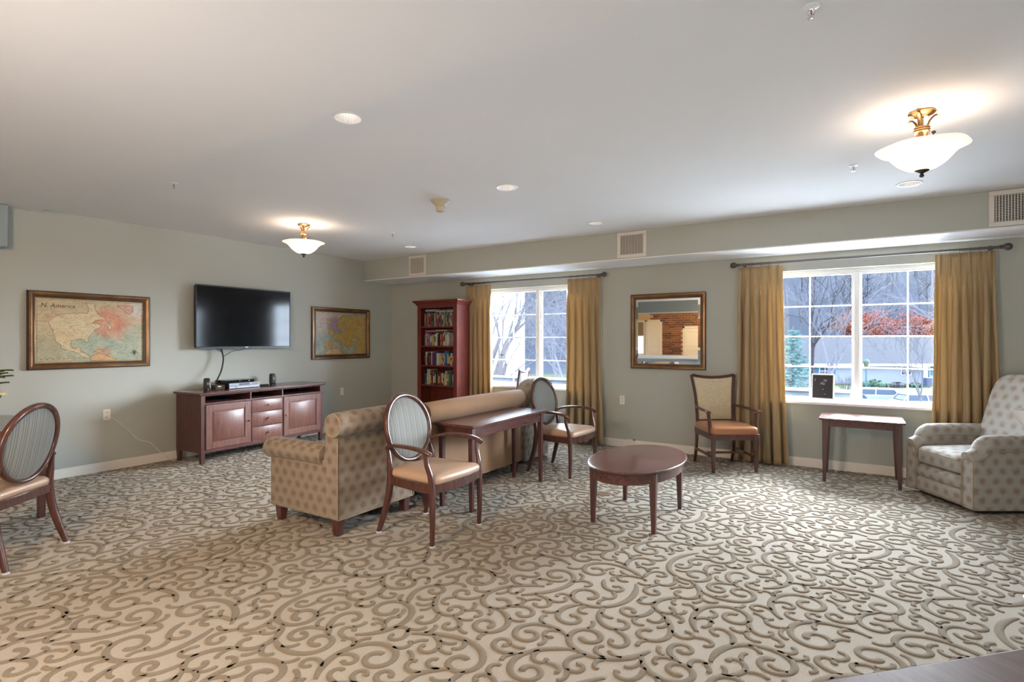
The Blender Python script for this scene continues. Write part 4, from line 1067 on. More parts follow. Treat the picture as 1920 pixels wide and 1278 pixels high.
def speaker(y,x,label,rz):
    t=thing('speaker',label,'speaker',(x,y,ZT),rz)
    def f(q): q.x-=0.10*(q.z+0.075)*0.6; q.y*=1-0.18*((q.z+0.075)/0.15)**2; return q
    MB().rbox((0,0,0.077),(0.040,0.038,0.075),0.022,10,fn=f).build('speaker_body',M['black'],t,weld=True,angle=180)
    MB().box(0.030,0.0365,-0.022,0.022,0.020,0.120).build('grille',M['bronze'],t,bevel=0.003)
    for z in (0.045,0.085): MB().lathe([(0,0),(0.014,0.0),(0.016,0.002),(0.013,0.004),(0,0.002)],20,M=Matrix.Translation((0.0365,0,z))@Matrix.Rotation(PI/2,4,'Y')).build('cone',M['silver'] if z>0.06 else M['black'],t)
    MB().box(-0.035,0.04,-0.03,0.03,0,0.006).build('foot',M['black'],t)
    return t
s1=speaker(-3.455,0.345,'small black speaker with red light at the left end of the media stand',-0.2)
MB().lathe([(0,0),(0.003,0.0),(0.003,0.002),(0,0.0025)],10,M=Matrix.Translation((0.040,-0.0,0.014))@Matrix.Rotation(PI/2,4,'Y')).build('power_light',M['led'],s1)
speaker(-2.47,0.19,'small black speaker with rounded top right of the players on the media stand',-0.1)
t=thing('disc_player','silver disc and tape player stacked under the thin black player','media player',(0.27,-3.02,ZT),R(4))
MB().box(-0.14,0.13,-0.215,0.215,0.004,0.072).build('case',M['black'],t,bevel=0.003)
MB().box(0.13,0.142,-0.215,0.215,0.006,0.036).build('front_panel',M['silver'],t,bevel=0.002)
MB().box(0.128,0.138,-0.215,0.215,0.039,0.071).build('front_panel',M['silver'],t,bevel=0.002)
MB().box(0.1385,0.1395,-0.08,0.07,0.044,0.064).box(0.1425,0.1435,-0.13,-0.12,0.008,0.034).build('display',M['black'],t)
for k in range(5): MB().box(0.138,0.142,0.10+k*0.02,0.112+k*0.02,0.048,0.058).build('button',M['black'],t)
for sy in (-1,1): MB().box(-0.1,0.1,sy*0.18-0.02,sy*0.18+0.02,0,0.005).build('foot',M['black'],t)
t=thing('disc_player','thin glossy black disc player lying on top of the silver one','media player',(0.25,-3.050,ZT+0.0722),R(2))
MB().box(-0.12,0.125,-0.19,0.19,0.0,0.034).build('case',M['blackgloss'],t,bevel=0.004)
MB().box(0.125,0.1265,0.11,0.125,0.014,0.024).box(0.125,0.1265,-0.02,0.0,0.016,0.022).build('front_marks',M['silver'],t)
t=thing('cable_box','dark cable box at the left of the silver player, cables rising from it','cable box',(0.285,-3.30,ZT),R(-8))
MB().box(-0.10,0.10,-0.055,0.055,0,0.058).build('case',M['bronze'],t,bevel=0.003); MB().box(0.1002,0.102,-0.03,0.01,0.035,0.048).build('label_plate',M['white_plate'],t)
t=thing('remote_control','black remote lying on the media stand between the player and the speaker','remote',(0.31,-2.70,ZT),R(70))
MB().rbox((0,0,0.011),(0.085,0.024,0.011),0.009,6).build('remote_body',M['black'],t,weld=True,angle=180)
for k in range(5): MB().box(-0.05+k*0.02,-0.04+k*0.02,-0.010,0.010,0.0215,0.0235).build('button',M['silver'],t)

# tv
tv=thing('television','large flat black television on the left wall','television',(0.06,-2.806,1.745))
MB().rbox((0.022,0,0),(0.028,0.662,0.392),0.015,4).build('cabinet',M['black'],tv,weld=True)
MB().box(-0.03,0.0,-0.25,0.25,-0.2,0.2).build('rear_housing',M['black'],tv,bevel=0.01)
MB().box(-0.06,-0.03,-0.2,0.2,-0.13,0.13).build('wall_mount',M['bronze'],tv)
fr=MB(); fr.box(0.044,0.060,-0.667,0.667,0.383,0.400).box(0.044,0.060,-0.667,-0.655,-0.383,0.383).box(0.044,0.060,0.655,0.667,-0.383,0.383).box(0.044,0.062,-0.667,0.667,-0.400,-0.378)
fr.build('bezel',M['black'],tv,bevel=0.002)
MB().box(0.050,0.0545,-0.656,0.656,-0.379,0.384).build('screen',M['blackgloss'],tv)
MB().box(0.0622,0.0632,-0.020,0.020,-0.394,-0.385).build('badge',M['vinyl'],tv)
MB().box(0.050,0.061,-0.667,0.667,-0.4025,-0.4000).build('lower_trim',M['silver'],tv)
t=thing('tv_cables','bundle of black cables hanging from the tv down to the cable box','cables',(0.09,-3.2,ZT))
MB().tube(bez([(0.0,0.06,0.525),(0.01,0.075,0.44),(0.02,0.08,0.36),(0.06,0.03,0.22),(0.11,-0.055,0.10),(0.12,-0.065,0.055)],8),0.010,8).build('cable_bundle',M['black'],t)
for a,b in (((0.0,-0.02,0.53),(0.005,0.065,0.46)),((0.0,0.02,0.53),(0.005,0.07,0.45)),((0.0,0.42,0.52),(0.006,0.22,0.47))):
    MB().tube(bez([a,((a[0]+b[0])/2,(a[1]+b[1])/2,(a[2]+b[2])/2-0.012),b,(0.015,0.08,0.40)],6),0.004,6).build('cable',M['black'],t)

# outlets and cord
def plate(name,loc,rz,label,cat,kind):
    t=thing(name,label,cat,loc,rz)   # faces local +x
    MB().rbox((0.003,0,0),(0.003,0.036,0.060),0.003,6).build('cover_plate',M['white_plate'],t,weld=True)
    if kind=='outlet':
        for z in (-0.026,0.026): MB().lathe([(0,0),(0.017,0.0),(0.017,0.002),(0,0.0025)],20,M=Matrix.Translation((0.006,0,z))@Matrix.Rotation(PI/2,4,'Y')).box(0.0082,0.0088,-0.007,-0.004,z-0.005,z+0.006,1).box(0.0082,0.0088,0.004,0.007,z-0.005,z+0.006,1).build('socket',[M['white_plate'],M['dark']],t)
    else: MB().box(0.006,0.011,-0.012,0.012,-0.028,0.028).build('rocker',M['white_plate'],t,bevel=0.002)
    return t
plate('wall_outlet',(0,-4.375,0.622),0,'white double wall outlet low on the tv wall with a cord plugged in','outlet','outlet')
plate('wall_outlet',(0,-1.108,0.622),0,'blank white wall plate on the tv wall between media stand and corner','outlet','switch')
plate('wall_outlet',(4.33,0,0.635),-PI/2,'white double outlet on the window wall below and left of the mirror','outlet','outlet')
t=thing('power_cord','beige power cord running from the wall outlet down to the carpet','cord',(0,-4.375,0.595))
MB().box(0.008,0.034,-0.014,0.014,-0.014,0.014).build('plug',M['white_plate'],t,bevel=0.004)
MB().tube(bez([(0.03,0,0),(0.05,0.06,-0.03),(0.03,0.20,-0.17),(0.03,0.30,-0.29),(0.04,0.42,-0.345),(0.06,0.50,-0.44),(0.08,0.58,-0.535),(0.12,0.63,-0.583),(0.13,0.66,-0.586)],8),0.0042,7).build('cord',M['white_plate'],t)
t=thing('cable_plug','small white cable plug resting on the window-wall baseboard','plug',(4.47,-0.022,0.106))
MB().tube([(-0.06,0.0,0.004),(-0.02,-0.003,0.006),(0.02,0.002,0.004)],0.004,6).build('cable_end',M['white_plate'],t)
MB().box(0.02,0.05,-0.006,0.006,-0.003,0.010).build('connector',M['bronze'],t)

# ------------------------------------------------------------------ framed pictures and mirror
def frame_ring(w,h,prof,mats,par,name='frame'):
    """prof: list of (inset from outer edge, height off wall, material)"""
    m=MB()
    for (a,za,ma),(b,zb,mb_) in zip(prof[:-1],prof[1:]):
        o=[(w/2-a,h/2-a,za),(-w/2+a,h/2-a,za),(-w/2+a,-h/2+a,za),(w/2-a,-h/2+a,za)]
        i=[(w/2-b,h/2-b,zb),(-w/2+b,h/2-b,zb),(-w/2+b,-h/2+b,zb),(w/2-b,-h/2+b,zb)]
        for k in range(4):
            vs=[o[k],o[(k+1)%4],i[(k+1)%4],i[k]]; m.add([(z,x,y) for x,y,z in vs],[(0,1,2,3)],ma)
    return m.build(name,mats,par,weld=True,angle=30)
PROF=[(0,0,1),(0,0.030,1),(0.006,0.036,1),(0.012,0.036,0),(0.028,0.040,0),(0.040,0.034,0),(0.047,0.026,1),(0.056,0.026,1),(0.060,0.022,0),(0.066,0.020,0),(0.070,0.012,1)]
def m_map(name,kind):
    s=NT(name); o=s.coord(); n=s.noise(o,3.5,5,0.65,0.6); n2=s.noise(o,9,4,0.6,0.5); sp=s.n('ShaderNodeSeparateXYZ'); s.l(o,sp.inputs[0])
    def blob(y,z,r,sy=1.0):
        dy=s.math('MULTIPLY',s.math('SUBTRACT',sp.outputs[1],y),sy); dz=s.math('SUBTRACT',sp.outputs[2],z)
        d=s.math('SQRT',s.math('ADD',s.math('MULTIPLY',dy,dy),s.math('MULTIPLY',dz,dz)))
        d=s.math('ADD',d,s.math('MULTIPLY',s.math('SUBTRACT',n,0.5),r*1.1))
        x=s.n('ShaderNodeMapRange',interpolation_type='SMOOTHSTEP'); s.l(d,x.inputs[0]); x.inputs[1].default_value=r; x.inputs[2].default_value=r*0.35; x.inputs[3].default_value=0; x.inputs[4].default_value=1
        return x.outputs[0]
    if kind=='sea1':
        c=s.ramp(n,[(0.3,(0.58,0.40,0.20)),(0.5,(0.52,0.44,0.27)),(0.7,(0.60,0.38,0.23))])
        c=s.mix(s.math('MULTIPLY',blob(0.15,-0.14,0.42,0.75),0.85),c,s.ramp(n2,[(0.3,(0.22,0.33,0.27)),(0.6,(0.40,0.46,0.34)),(0.8,(0.24,0.30,0.30))]))
        c=s.mix(s.math('MULTIPLY',blob(-0.42,-0.22,0.22),0.6),c,(0.33,0.33,0.22))
        c=s.mix(blob(0.17,0.10,0.22,0.8),c,s.ramp(n2,[(0.3,(0.60,0.20,0.11)),(0.7,(0.62,0.36,0.22))]))
        c=s.mix(s.math('MULTIPLY',blob(0.45,0.25,0.16),0.8),c,(0.58,0.56,0.52))
        c=s.mix(s.math('MULTIPLY',blob(0.10,-0.24,0.10,0.8),0.6),c,(0.52,0.20,0.12))
    elif kind=='land1': c=s.ramp(n2,[(0.3,(0.62,0.45,0.24)),(0.6,(0.64,0.54,0.34)),(0.8,(0.60,0.40,0.26))])
    elif kind=='sea2':
        c=s.ramp(n2,[(0.3,(0.20,0.27,0.24)),(0.6,(0.36,0.38,0.30)),(0.8,(0.25,0.27,0.28))])
        c=s.mix(blob(-0.35,0.32,0.42,0.8),c,(0.50,0.42,0.36)); c=s.mix(s.math('MULTIPLY',blob(-0.15,0.12,0.20),0.8),c,(0.26,0.17,0.25))
    elif kind=='rose': c=s.ramp(n2,[(0.3,(0.58,0.27,0.19)),(0.7,(0.62,0.42,0.30))])
    elif kind=='red': c=s.ramp(n2,[(0.3,(0.55,0.19,0.06)),(0.7,(0.55,0.30,0.10))])
    elif kind=='orange': c=s.ramp(n2,[(0.3,(0.60,0.33,0.14)),(0.7,(0.62,0.42,0.20))])
    else: c=s.ramp(n2,[(0.28,(0.40,0.24,0.05)),(0.5,(0.42,0.33,0.12)),(0.66,(0.46,0.24,0.05)),(0.8,(0.28,0.25,0.12))])
    ln=s.math('LESS_THAN',s.math('ABSOLUTE',s.math('SUBTRACT',s.noise(s.mapv(o,(1,1,2)),7,5,0.7,2.0),0.5)),0.010)
    c=s.mix(s.math('MULTIPLY',ln,0.75),c,(0.10,0.06,0.04)); s.set(c,0.35,coat=0.25); return s.m
M['ink']=plain('map_ink',(0.05,0.03,0.02),0.6)
def picture(loc,w,h,label,which):
    t=thing('framed_map',label,'picture',loc)
    frame_ring(w,h,PROF,[M['gilt'],M['frame_dark']],t)
    MB().box(0.001,0.009,-w/2+0.07,w/2-0.07,-h/2+0.07,h/2-0.07).build('map_print',m_map('antique_map_paper_'+which[0],which[0]),t)
    pw,ph=w-0.14,h-0.14
    return t,pw,ph
def land(par,poly,box,pw,ph,mat,z,name='printed_land'):
    x0,x1,y0,y1=box
    P=[((a-x0)/(x1-x0)-0.5,0.5-(b-y0)/(y1-y0)) for a,b in poly]
    rs=random.Random(len(poly)); Q=[]
    for i,(a,b) in enumerate(P):
        c,d=P[(i+1)%len(P)]
        for k in range(4):
            f=k/4; j=0.006 if k else 0
            Q.append((max(-.497,min(.497,a+(c-a)*f+rs.uniform(-j,j)))*pw,max(-.495,min(.495,b+(d-b)*f+rs.uniform(-j,j)))*ph))
    tris=tessellate_polygon([[Vector((a,b,0)) for a,b in Q]])
    MB().add([(z,a,b) for a,b in Q],[tuple(x) for x in tris]).build(name,mat,par)
    MB().tube([(z+0.0003,a,b) for a,b in Q],0.0014,4,closed=True).build('coast_line',M['ink'],par)
def grid_lines(t,pw,ph,seed,n=26):
    rs=random.Random(seed); m=MB()
    for k in range(n):
        y=rs.uniform(-pw*.48,pw*.35); z=rs.uniform(-ph*.4,ph*.45); L=rs.uniform(0.02,0.09); a=rs.uniform(-0.5,0.5)
        P=[(0.0108,y+L*i/4,z+L*i/4*a+rs.uniform(-.005,.005)) for i in range(5)]; m.tube(P,0.0008,3)
    b=0.012
    for k in range(int(pw/0.018)):
        for s in (-1,1): m.box(0.0092,0.0098,-pw/2+0.006+k*0.018,-pw/2+0.015+k*0.018,s*(ph/2-b)-0.002,s*(ph/2-b)+0.002)
    for k in range(int(ph/0.018)-1):
        for s in (-1,1): m.box(0.0092,0.0098,s*(pw/2-b)-0.002,s*(pw/2-b)+0.002,-ph/2+0.01+k*0.018,-ph/2+0.019+k*0.018)
    tag(m.build('printed_lines',M['ink'],t),kind='stuff')
def text(s,size,loc,par,mat,rot=(R(90),0,R(90)),name='lettering',ext=0.0002,space=1.0,align='LEFT',shear=0):
    c=bpy.data.curves.new(name,'FONT'); c.body=s; c.size=size; c.extrude=ext; c.space_character=space; c.align_x=align; c.shear=shear
    o=bpy.data.objects.new(name,c); C.objects.link(o); dg=bpy.context.evaluated_depsgraph_get()
    me=bpy.data.meshes.new_from_object(o.evaluated_get(dg)); bpy.data.objects.remove(o)
    me.materials.clear(); me.materials.append(mat)
    o=bpy.data.objects.new(name,me); C.objects.link(o); o.parent=par; o.location=loc; o.rotation_euler=rot; return o
t,pw,ph=picture((0,-4.508,1.548),1.12,0.805,'large framed antique map of North America, left of the television',('sea1',))
B1=(440,1665,35,735); lm=m_map('antique_map_land','land1'); om=m_map('map_orange_land','orange')
land(t,[(570,290),(590,350),(620,400),(630,450),(650,510),(700,540),(710,580),(760,600),(850,620),(900,650),(940,680),(990,690),(1032,682),(1000,665),(960,640),(940,620),(905,610),(915,575),(880,570),(860,590),(820,580),(805,540),(810,500),(850,485),(930,480),(965,490),(985,525),(1000,500),(1000,470),(1020,440),(1060,400),(1090,370),(1130,350),(1160,320),(1120,305),(1050,300),(1080,265),(1180,250),(1230,290),(1250,375),(1272,345),(1240,285),(1190,235),(1110,190),(1075,120),(1070,75),(980,70),(1003,120),(995,190),(905,180),(820,195),(700,205),(640,235)],B1,pw,ph,lm,0.0095)
land(t,[(1030,690),(1060,660),(1110,650),(1180,655),(1240,680),(1290,695),(1335,715),(1330,728),(1035,728)],B1,pw,ph,om,0.0095)
land(t,[(1340,75),(1540,85),(1530,150),(1490,185),(1440,150),(1380,110)],B1,pw,ph,m_map('map_rose_land','rose'),0.0094)
land(t,[(1060,620),(1130,600),(1190,608),(1140,628)],B1,pw,ph,om,0.0094)
grid_lines(t,pw,ph,1)
text('N. America',0.062,(0.0099,-pw/2+0.04,ph/2-0.095),t,M['ink'],name='map_title',shear=0.2)
text('S O U T H   S E A',0.026,(0.0099,-pw/2+0.04,-ph/2+0.028),t,M['ink'],name='map_lettering',space=1.9)
m=MB(); cc=(0.0100,pw*0.41,-ph*0.36)
for k in range(16):
    a=k*PI/8; L=0.045 if k%4==0 else 0.028; m.tube([cc,(cc[0],cc[1]+L*math.cos(a),cc[2]+L*math.sin(a))],0.0011,3)
m.tube([(cc[0],cc[1]+0.02*math.cos(2*PI*k/20),cc[2]+0.02*math.sin(2*PI*k/20)) for k in range(20)],0.001,4,closed=True); m.build('compass_rose',M['ink'],t)
t,pw,ph=picture((0,-1.118,1.555),1.155,0.81,'framed antique map of Europe between the television and the corner',('sea2',))
B2=(310,1135,265,945); gm=m_map('map_gold_land','gold')
land(t,[(640,470),(665,400),(700,340),(740,305),(800,325),(870,300),(1130,290),(1130,940),(960,935),(950,880),(1000,820),(900,800),(860,830),(800,835),(770,780),(745,850),(720,800),(690,725),(640,745),(610,720),(575,760),(560,830),(500,850),(450,830),(455,745),(560,735),(585,660),(640,610),(700,585),(780,560),(770,520),(790,470),(760,440),(735,500),(700,560),(660,520)],B2,pw,ph,gm,0.0095)
land(t,[(505,590),(535,520),(590,540),(605,610),(560,650)],B2,pw,ph,gm,0.0095)
land(t,[(470,890),(560,862),(690,850),(705,900),(740,935),(460,940)],B2,pw,ph,om,0.0096)
land(t,[(470,375),(540,365),(555,400),(500,412)],B2,pw,ph,gm,0.0095)
land(t,[(870,740),(890,680),(960,665),(1025,695),(960,735)],B2,pw,ph,m_map('map_sea_patch','sea2'),0.0099,'printed_sea')
grid_lines(t,pw,ph,2,34)
# mirror (faces -y): built facing +x then turned
mt=thing('wall_mirror','square wall mirror in a bronze frame, hanging between the two windows','mirror',(4.947,0,1.563),-PI/2)
frame_ring(0.975,0.985,PROF,[M['gilt'],M['frame_dark']],mt)
iw,ih=0.835/2,0.845/2; bv=0.028
MB().add([(0.014,-iw+bv,-ih+bv),(0.014,iw-bv,-ih+bv),(0.014,iw-bv,ih-bv),(0.014,-iw+bv,ih-bv)],[(0,1,2,3)]).build('mirror_glass',M['mirror'],mt)
MB().add([(0.014,-iw+bv,-ih+bv),(0.014,iw-bv,-ih+bv),(0.014,iw-bv,ih-bv),(0.014,-iw+bv,ih-bv),(0.0126,-iw,-ih),(0.0126,iw,-ih),(0.0126,iw,ih),(0.0126,-iw,ih)],[(0,1,5,4),(1,2,6,5),(2,3,7,6),(3,0,4,7)]).build('bevelled_edge',M['mirror'],mt,angle=5)

# ------------------------------------------------------------------ bookcase and books
bc=thing('bookcase','tall cherry bookcase with crown moulding and four visible shelves of books','bookcase',(1.488,-0.352,0))
hw,hd=0.400,0.150
def bk(name,mb,bev=0.003): return mb.build(name,M['cherry'],bc,bevel=bev)
for s in (-1,1): bk('side_panel',MB().box(s*(hw-0.01)-0.010,s*(hw-0.01)+0.010,-hd,hd,0,2.005))
bk('back_panel',MB().box(-hw+0.02,hw-0.02,hd-0.012,hd,0.0,2.005))
for s in (-1,1): bk('face_stile',MB().box(min(s*hw,s*(hw-0.07)),max(s*hw,s*(hw-0.07)),-hd-0.018,-hd,0,2.005))
bk('face_rail',MB().box(-hw+0.07,hw-0.07,-hd-0.017,-hd,1.955,2.005)); bk('toe_rail',MB().box(-hw+0.07,hw-0.07,-hd-0.017,-hd,0,0.09))
cr=MB(); cp=[(0,1.995),(0.012,1.997),(0.016,2.014),(0.028,2.028),(0.05,2.048),(0.056,2.055),(0.056,2.072),(0,2.072)]
for (o0,z0),(o1,z1) in zip(cp[:-1],cp[1:]):
    x0,x1,y0,y1=-hw-o0,hw+o0,-hd-0.018-o0,hd
    X0,X1,Y0=-hw-o1,hw+o1,-hd-0.018-o1
    cr.add([(x0,y0,z0),(x1,y0,z0),(X1,Y0,z1),(X0,Y0,z1)],[(0,1,2,3)]); cr.add([(x0,y0,z0),(x0,y1,z0),(X0,y1,z1),(X0,Y0,z1)],[(0,1,2,3)]); cr.add([(x1,y0,z0),(x1,y1,z0),(X1,y1,z1),(X1,Y0,z1)],[(0,1,2,3)])
cr.build('crown_moulding',M['cherry'],bc,weld=True)
SH=[0.10,0.43,0.745,1.053,1.361,1.665]
for z in SH: bk('shelf',MB().box(-hw+0.02,hw-0.02,-hd+0.004,hd-0.012,z-0.022,z))
bk('top_panel',MB().box(-hw+0.02,hw-0.02,-hd,hd,1.965,1.995))
cols={'black':(0.015,0.015,0.017),'dark blue':(0.03,0.05,0.14),'bright blue':(0.02,0.16,0.42),'grey':(0.22,0.22,0.23),'white':(0.66,0.64,0.60),'cream':(0.55,0.48,0.33),'red':(0.34,0.03,0.03),'purple':(0.20,0.06,0.22),'brown':(0.15,0.08,0.04),'orange':(0.48,0.17,0.05),'green':(0.07,0.18,0.07),'yellow':(0.55,0.42,0.08),'teal':(0.05,0.20,0.22),'pink':(0.50,0.22,0.22),'lavender':(0.28,0.24,0.38)}
bmats={k:plain(k.replace(' ','_')+'_book_cover',tuple(0.62*c for c in v),0.5,var=0.05) for k,v in cols.items()}
page=plain('book_pages',(0.60,0.55,0.44),0.9,var=0.1,scale=200)
ORD=['first','second','third','fourth','fifth','sixth','seventh','eighth','ninth','tenth','eleventh','twelfth','thirteenth','fourteenth','fifteenth','sixteenth','seventeenth','eighteenth','nineteenth','twentieth','twenty-first','twenty-second','twenty-third','twenty-fourth','twenty-fifth','twenty-sixth']
SN={5:'top',4:'second',3:'third',2:'fourth'}
def book(w,h,d,col,label,group,loc,flat_=False,lean=0,stripe=None):
    t=thing('book',label,'book',loc,0,group)
    if flat_: Mx=Matrix.Rotation(PI/2,4,'Y')@Matrix.Identity(4); Mx=Matrix.Translation((0,0,w/2))@Matrix.Rotation(PI/2,4,'Y')@Matrix.Translation((0,0,-h/2))
    else: Mx=Matrix.Rotation(lean,4,'Y')
    c=MB(); k=0.002
    c.box(-w/2,w/2,-d/2,-d/2+k,0,h,M=Mx); c.box(-w/2,-w/2+k,-d/2+k,d/2,0,h,M=Mx); c.box(w/2-k,w/2,-d/2+k,d/2,0,h,M=Mx)
    c.build('cover',bmats[col],t)
    MB().box(-w/2+k,w/2-k,-d/2+k,d/2-0.003,0.003,h-0.003,M=Mx).build('pages',page,t)
    if stripe:
        a,b,sc=stripe; MB().box(-w/2+0.002,w/2-0.002,-d/2-0.0006,-d/2,h*a,h*b,M=Mx).build('spine_title',bmats[sc],t)
    return t
rs=random.Random(21)
seqs={5:['grey','brown','red','grey','white','red','red','grey','dark blue','yellow','grey','purple','purple','cream','brown','white','grey','grey','teal','teal','grey','dark blue','brown','cream'],
      4:['brown','cream','orange','lavender','lavender','purple','yellow','green','white','white','grey','black','brown','orange','brown','white','white','cream','white','cream','grey','lavender','grey'],
      3:['dark blue','black','white','red','black','black','white','purple','black','dark blue','white','white','cream','pink','grey','cream','brown','bright blue','bright blue','black','dark blue','white','red'],
      2:['black','grey','black','cream','cream','black','red','grey','dark blue','black','brown','black','black','red','black','grey','yellow','white','grey','green','teal','dark blue','black','grey']}
for lv,seq in seqs.items():
    z=SH[lv]; x=-0.315; g='books standing on the %s shelf of the bookcase'%SN[lv]; n=0
    tw=0.635/len(seq)
    for i,c in enumerate(seq):
        w=tw*rs.uniform(0.72,1.12) if not (lv==2 and c=='cream') else 0.030
        h=rs.uniform(0.18,0.224) if lv in (5,) else rs.uniform(0.17,0.215)
        if lv==2: h=rs.uniform(0.17,0.225)
        if c in('cream',) and lv==2: h=0.245
        if lv==3 and i>9: h=rs.uniform(0.18,0.20)
        if lv==3 and c=='bright blue': h=0.225
        if x+w>0.322: break
        oc=rs.choice(['white','cream','black','yellow','red']) if rs.random()<0.75 else None
        st=(rs.uniform(0.1,0.4),rs.uniform(0.5,0.9),oc) if oc and oc!=c else None
        if lv==5 and c in('red','purple') and st: st=(0.60,0.92,'white')
        size='thin ' if w<0.026 else 'thick '
        lbl='%s%s book standing %s from the left on the %s shelf'%(size,c,ORD[n],SN[lv])
        book(w,h,rs.uniform(0.15,0.19),c,lbl,g,(1.488+x+w/2,-0.372+rs.uniform(-.012,.012),z),lean=0,stripe=st)
        x+=w+0.0006; n+=1
    # lying books on top of the row
    if lv in (5,4):
        zt=z+(0.225 if lv==5 else 0.216)
        for j,(px,ln,cc) in enumerate(((-0.20,0.19,['dark blue','white','bright blue']),(0.02,0.20,['cream','grey']),(0.23,0.16,['white','grey','dark blue'])) if lv==5 else ((-0.19,0.22,['pink','purple']),(0.04,0.20,['red','cream']),(0.24,0.16,['dark blue','brown','lavender']))):
            zz=zt
            for q,c in enumerate(cc[:2 if lv==4 else 3]):
                th=0.017
                if zz+th>SH[lv]+0.279: break
                pos=['left','middle','right'][j]; lvl=['lowest','second','topmost'][q]
                book(th,ln,0.15,c,'%s %s book lying flat in the %s pile over the %s-shelf books'%(lvl,c,pos,SN[lv]),'books lying flat on the %s row'%SN[lv],(1.488+px,-0.372,zz),flat_=True)
                zz+=th+0.0008

# ------------------------------------------------------------------ little chalkboard on the sill
t=thing('chalkboard','small framed chalkboard standing on the right window sill','sign',(6.70,0.030,0.757),R(-8))
fr=MB(); w,h=0.112,0.305
tilt=Matrix.Rotation(R(-5),4,'X')
fr.box(-w,w,-0.008,0.008,0.022,0.034,M=tilt).box(-w,w,-0.008,0.008,h-0.010,h+0.002,M=tilt).box(-w,-w+0.010,-0.008,0.008,0.034,h-0.01,M=tilt).box(w-0.010,w,-0.008,0.008,0.034,h-0.01,M=tilt)
fr.build('frame',M['vinyl'],t,bevel=0.002)
MB().box(-w+0.008,w-0.008,-0.003,0.004,0.032,h-0.008,M=tilt).build('slate',plain('black_slate',(0.018,0.017,0.022),0.7),t)
for x in (-0.085,0.085): MB().box(x-0.010,x+0.010,-0.02,0.025,0.0,0.024).build('foot',M['vinyl'],t,bevel=0.003)
ck=plain('chalk',(0.42,0.42,0.44),0.9)
for s_,sz,x,z in (('I',0.040,-0.085,0.225),('ay',0.044,0.005,0.225),('Pla',0.040,-0.025,0.185),('f',0.026,0.0,0.125),('~',0.040,0.01,0.070)):
    text(s_,sz,(x,-0.0065-0.0,z),t,ck,rot=(R(90)-R(5)*1,0,0),name='chalk_writing',shear=0.2).location=(x,-0.006+ z*math.tan(R(5))*1.0-0.0,z)
# ------------------------------------------------------------------ outside: parking court, houses, trees, wooded hill
G=-3.96
FW=Vector((-math.sin(R(32.363)),math.cos(R(32.363)),0)); RT=Vector((FW.y,-FW.x,0))
M['asphalt']=plain('grey_blue_asphalt',(0.012,0.0155,0.021),0.7,var=0.15,scale=0.3)
M['grass']=plain('winter_grass',(0.016,0.020,0.009),0.9,var=0.25,scale=2)
M['hill']=plain('leaf_litter_hillside',(0.0105,0.0125,0.0175),0.95,var=0.35,scale=0.15)
M['siding']=plain('pale_siding',(0.060,0.066,0.078),0.7,var=0.04)
M['siding2']=plain('white_render',(0.16,0.17,0.19),0.7,var=0.03)
M['shingle']=plain('grey_shingle_roof',(0.0095,0.0105,0.014),0.85,var=0.12,scale=1.2,bump=0.2,bscale=6)
M['bluetrim']=plain('slate_blue_shutter',(0.014,0.032,0.046),0.6)
M['carwhite']=plain('white_car_paint',(0.075,0.083,0.095),0.4)
M['carblue']=plain('dark_blue_car_paint',(0.018,0.025,0.045),0.3)
M['carglass']=plain('tinted_car_glass',(0.015,0.02,0.03),0.08)
M['tyre']=plain('tyre_rubber',(0.006,0.006,0.007),0.8)
M['bark']=plain('grey_bark',(0.026,0.025,0.029),0.9,var=0.3,scale=6)
M['bark_pale']=plain('pale_bark',(0.030,0.030,0.036),0.9,var=0.3,scale=6)
M['bark_dark']=plain('dark_bark',(0.010,0.009,0.011),0.9,var=0.3,scale=6)
M['redleaf']=plain('red_autumn_leaves',(0.075,0.020,0.013),0.8,var=0.5,scale=3)
M['orangeleaf']=plain('orange_autumn_leaves',(0.085,0.036,0.016),0.8,var=0.5,scale=3)
M['spruce']=plain('blue_spruce_needles',(0.022,0.042,0.042),0.85,var=0.35,scale=5)
M['shrub']=plain('evergreen_shrub_leaves',(0.018,0.030,0.022),0.9,var=0.4,scale=6)
M['membrane']=plain('roof_membrane',(0.075,0.088,0.108),0.6,var=0.1,scale=1)
M['parapet']=plain('pale_metal_parapet',(0.06,0.068,0.08),0.4)

for k_ in ('asphalt','grass','hill','shingle','siding','siding2','membrane','redleaf','orangeleaf','spruce','shrub','bark','bark_pale','bark_dark','carwhite','carblue','carglass','bluetrim','parapet'):
    M[k_].node_tree.nodes['Principled BSDF'].inputs['Specular IOR Level'].default_value=0.03
def ground(x,y):
    d=(x-7)*FW.x+(y+7)*FW.y
    h=max(0,d-92); z=G+(0 if h<=0 else 44*(1-math.exp(-h/46.0)) + 2.2*noise.noise(Vector((x*0.03,y*0.03,0)))*min(1,h/25))
    return z
gm=MB(); gm.grid(lambda u,v: (lambda p:(p.x,p.y,ground(p.x,p.y)))(Vector((7,-7,0))+FW*(15+205*v)+RT*(-190+360*u)),60,60)
hillo=gm.build('ground_outside',[M['hill'],M['asphalt'],M['grass']],angle=180)
for p in hillo.data.polygons:
    c=p.center; d=(c.x-7)*FW.x+(c.y+7)*FW.y
    p.material_index=0 if d>88 else (2 if 57<d<=88 else 1)
tag(hillo,kind='structure')
# unseen ground below the windows, made pale to bounce daylight onto the ceiling
struct(MB().box(-60,60,0.35,38,G-0.3,G+0.012),'ground_forecourt',plain('pale_bounce_ground',(0.70,0.70,0.69),0.8,var=0.05,scale=0.5))
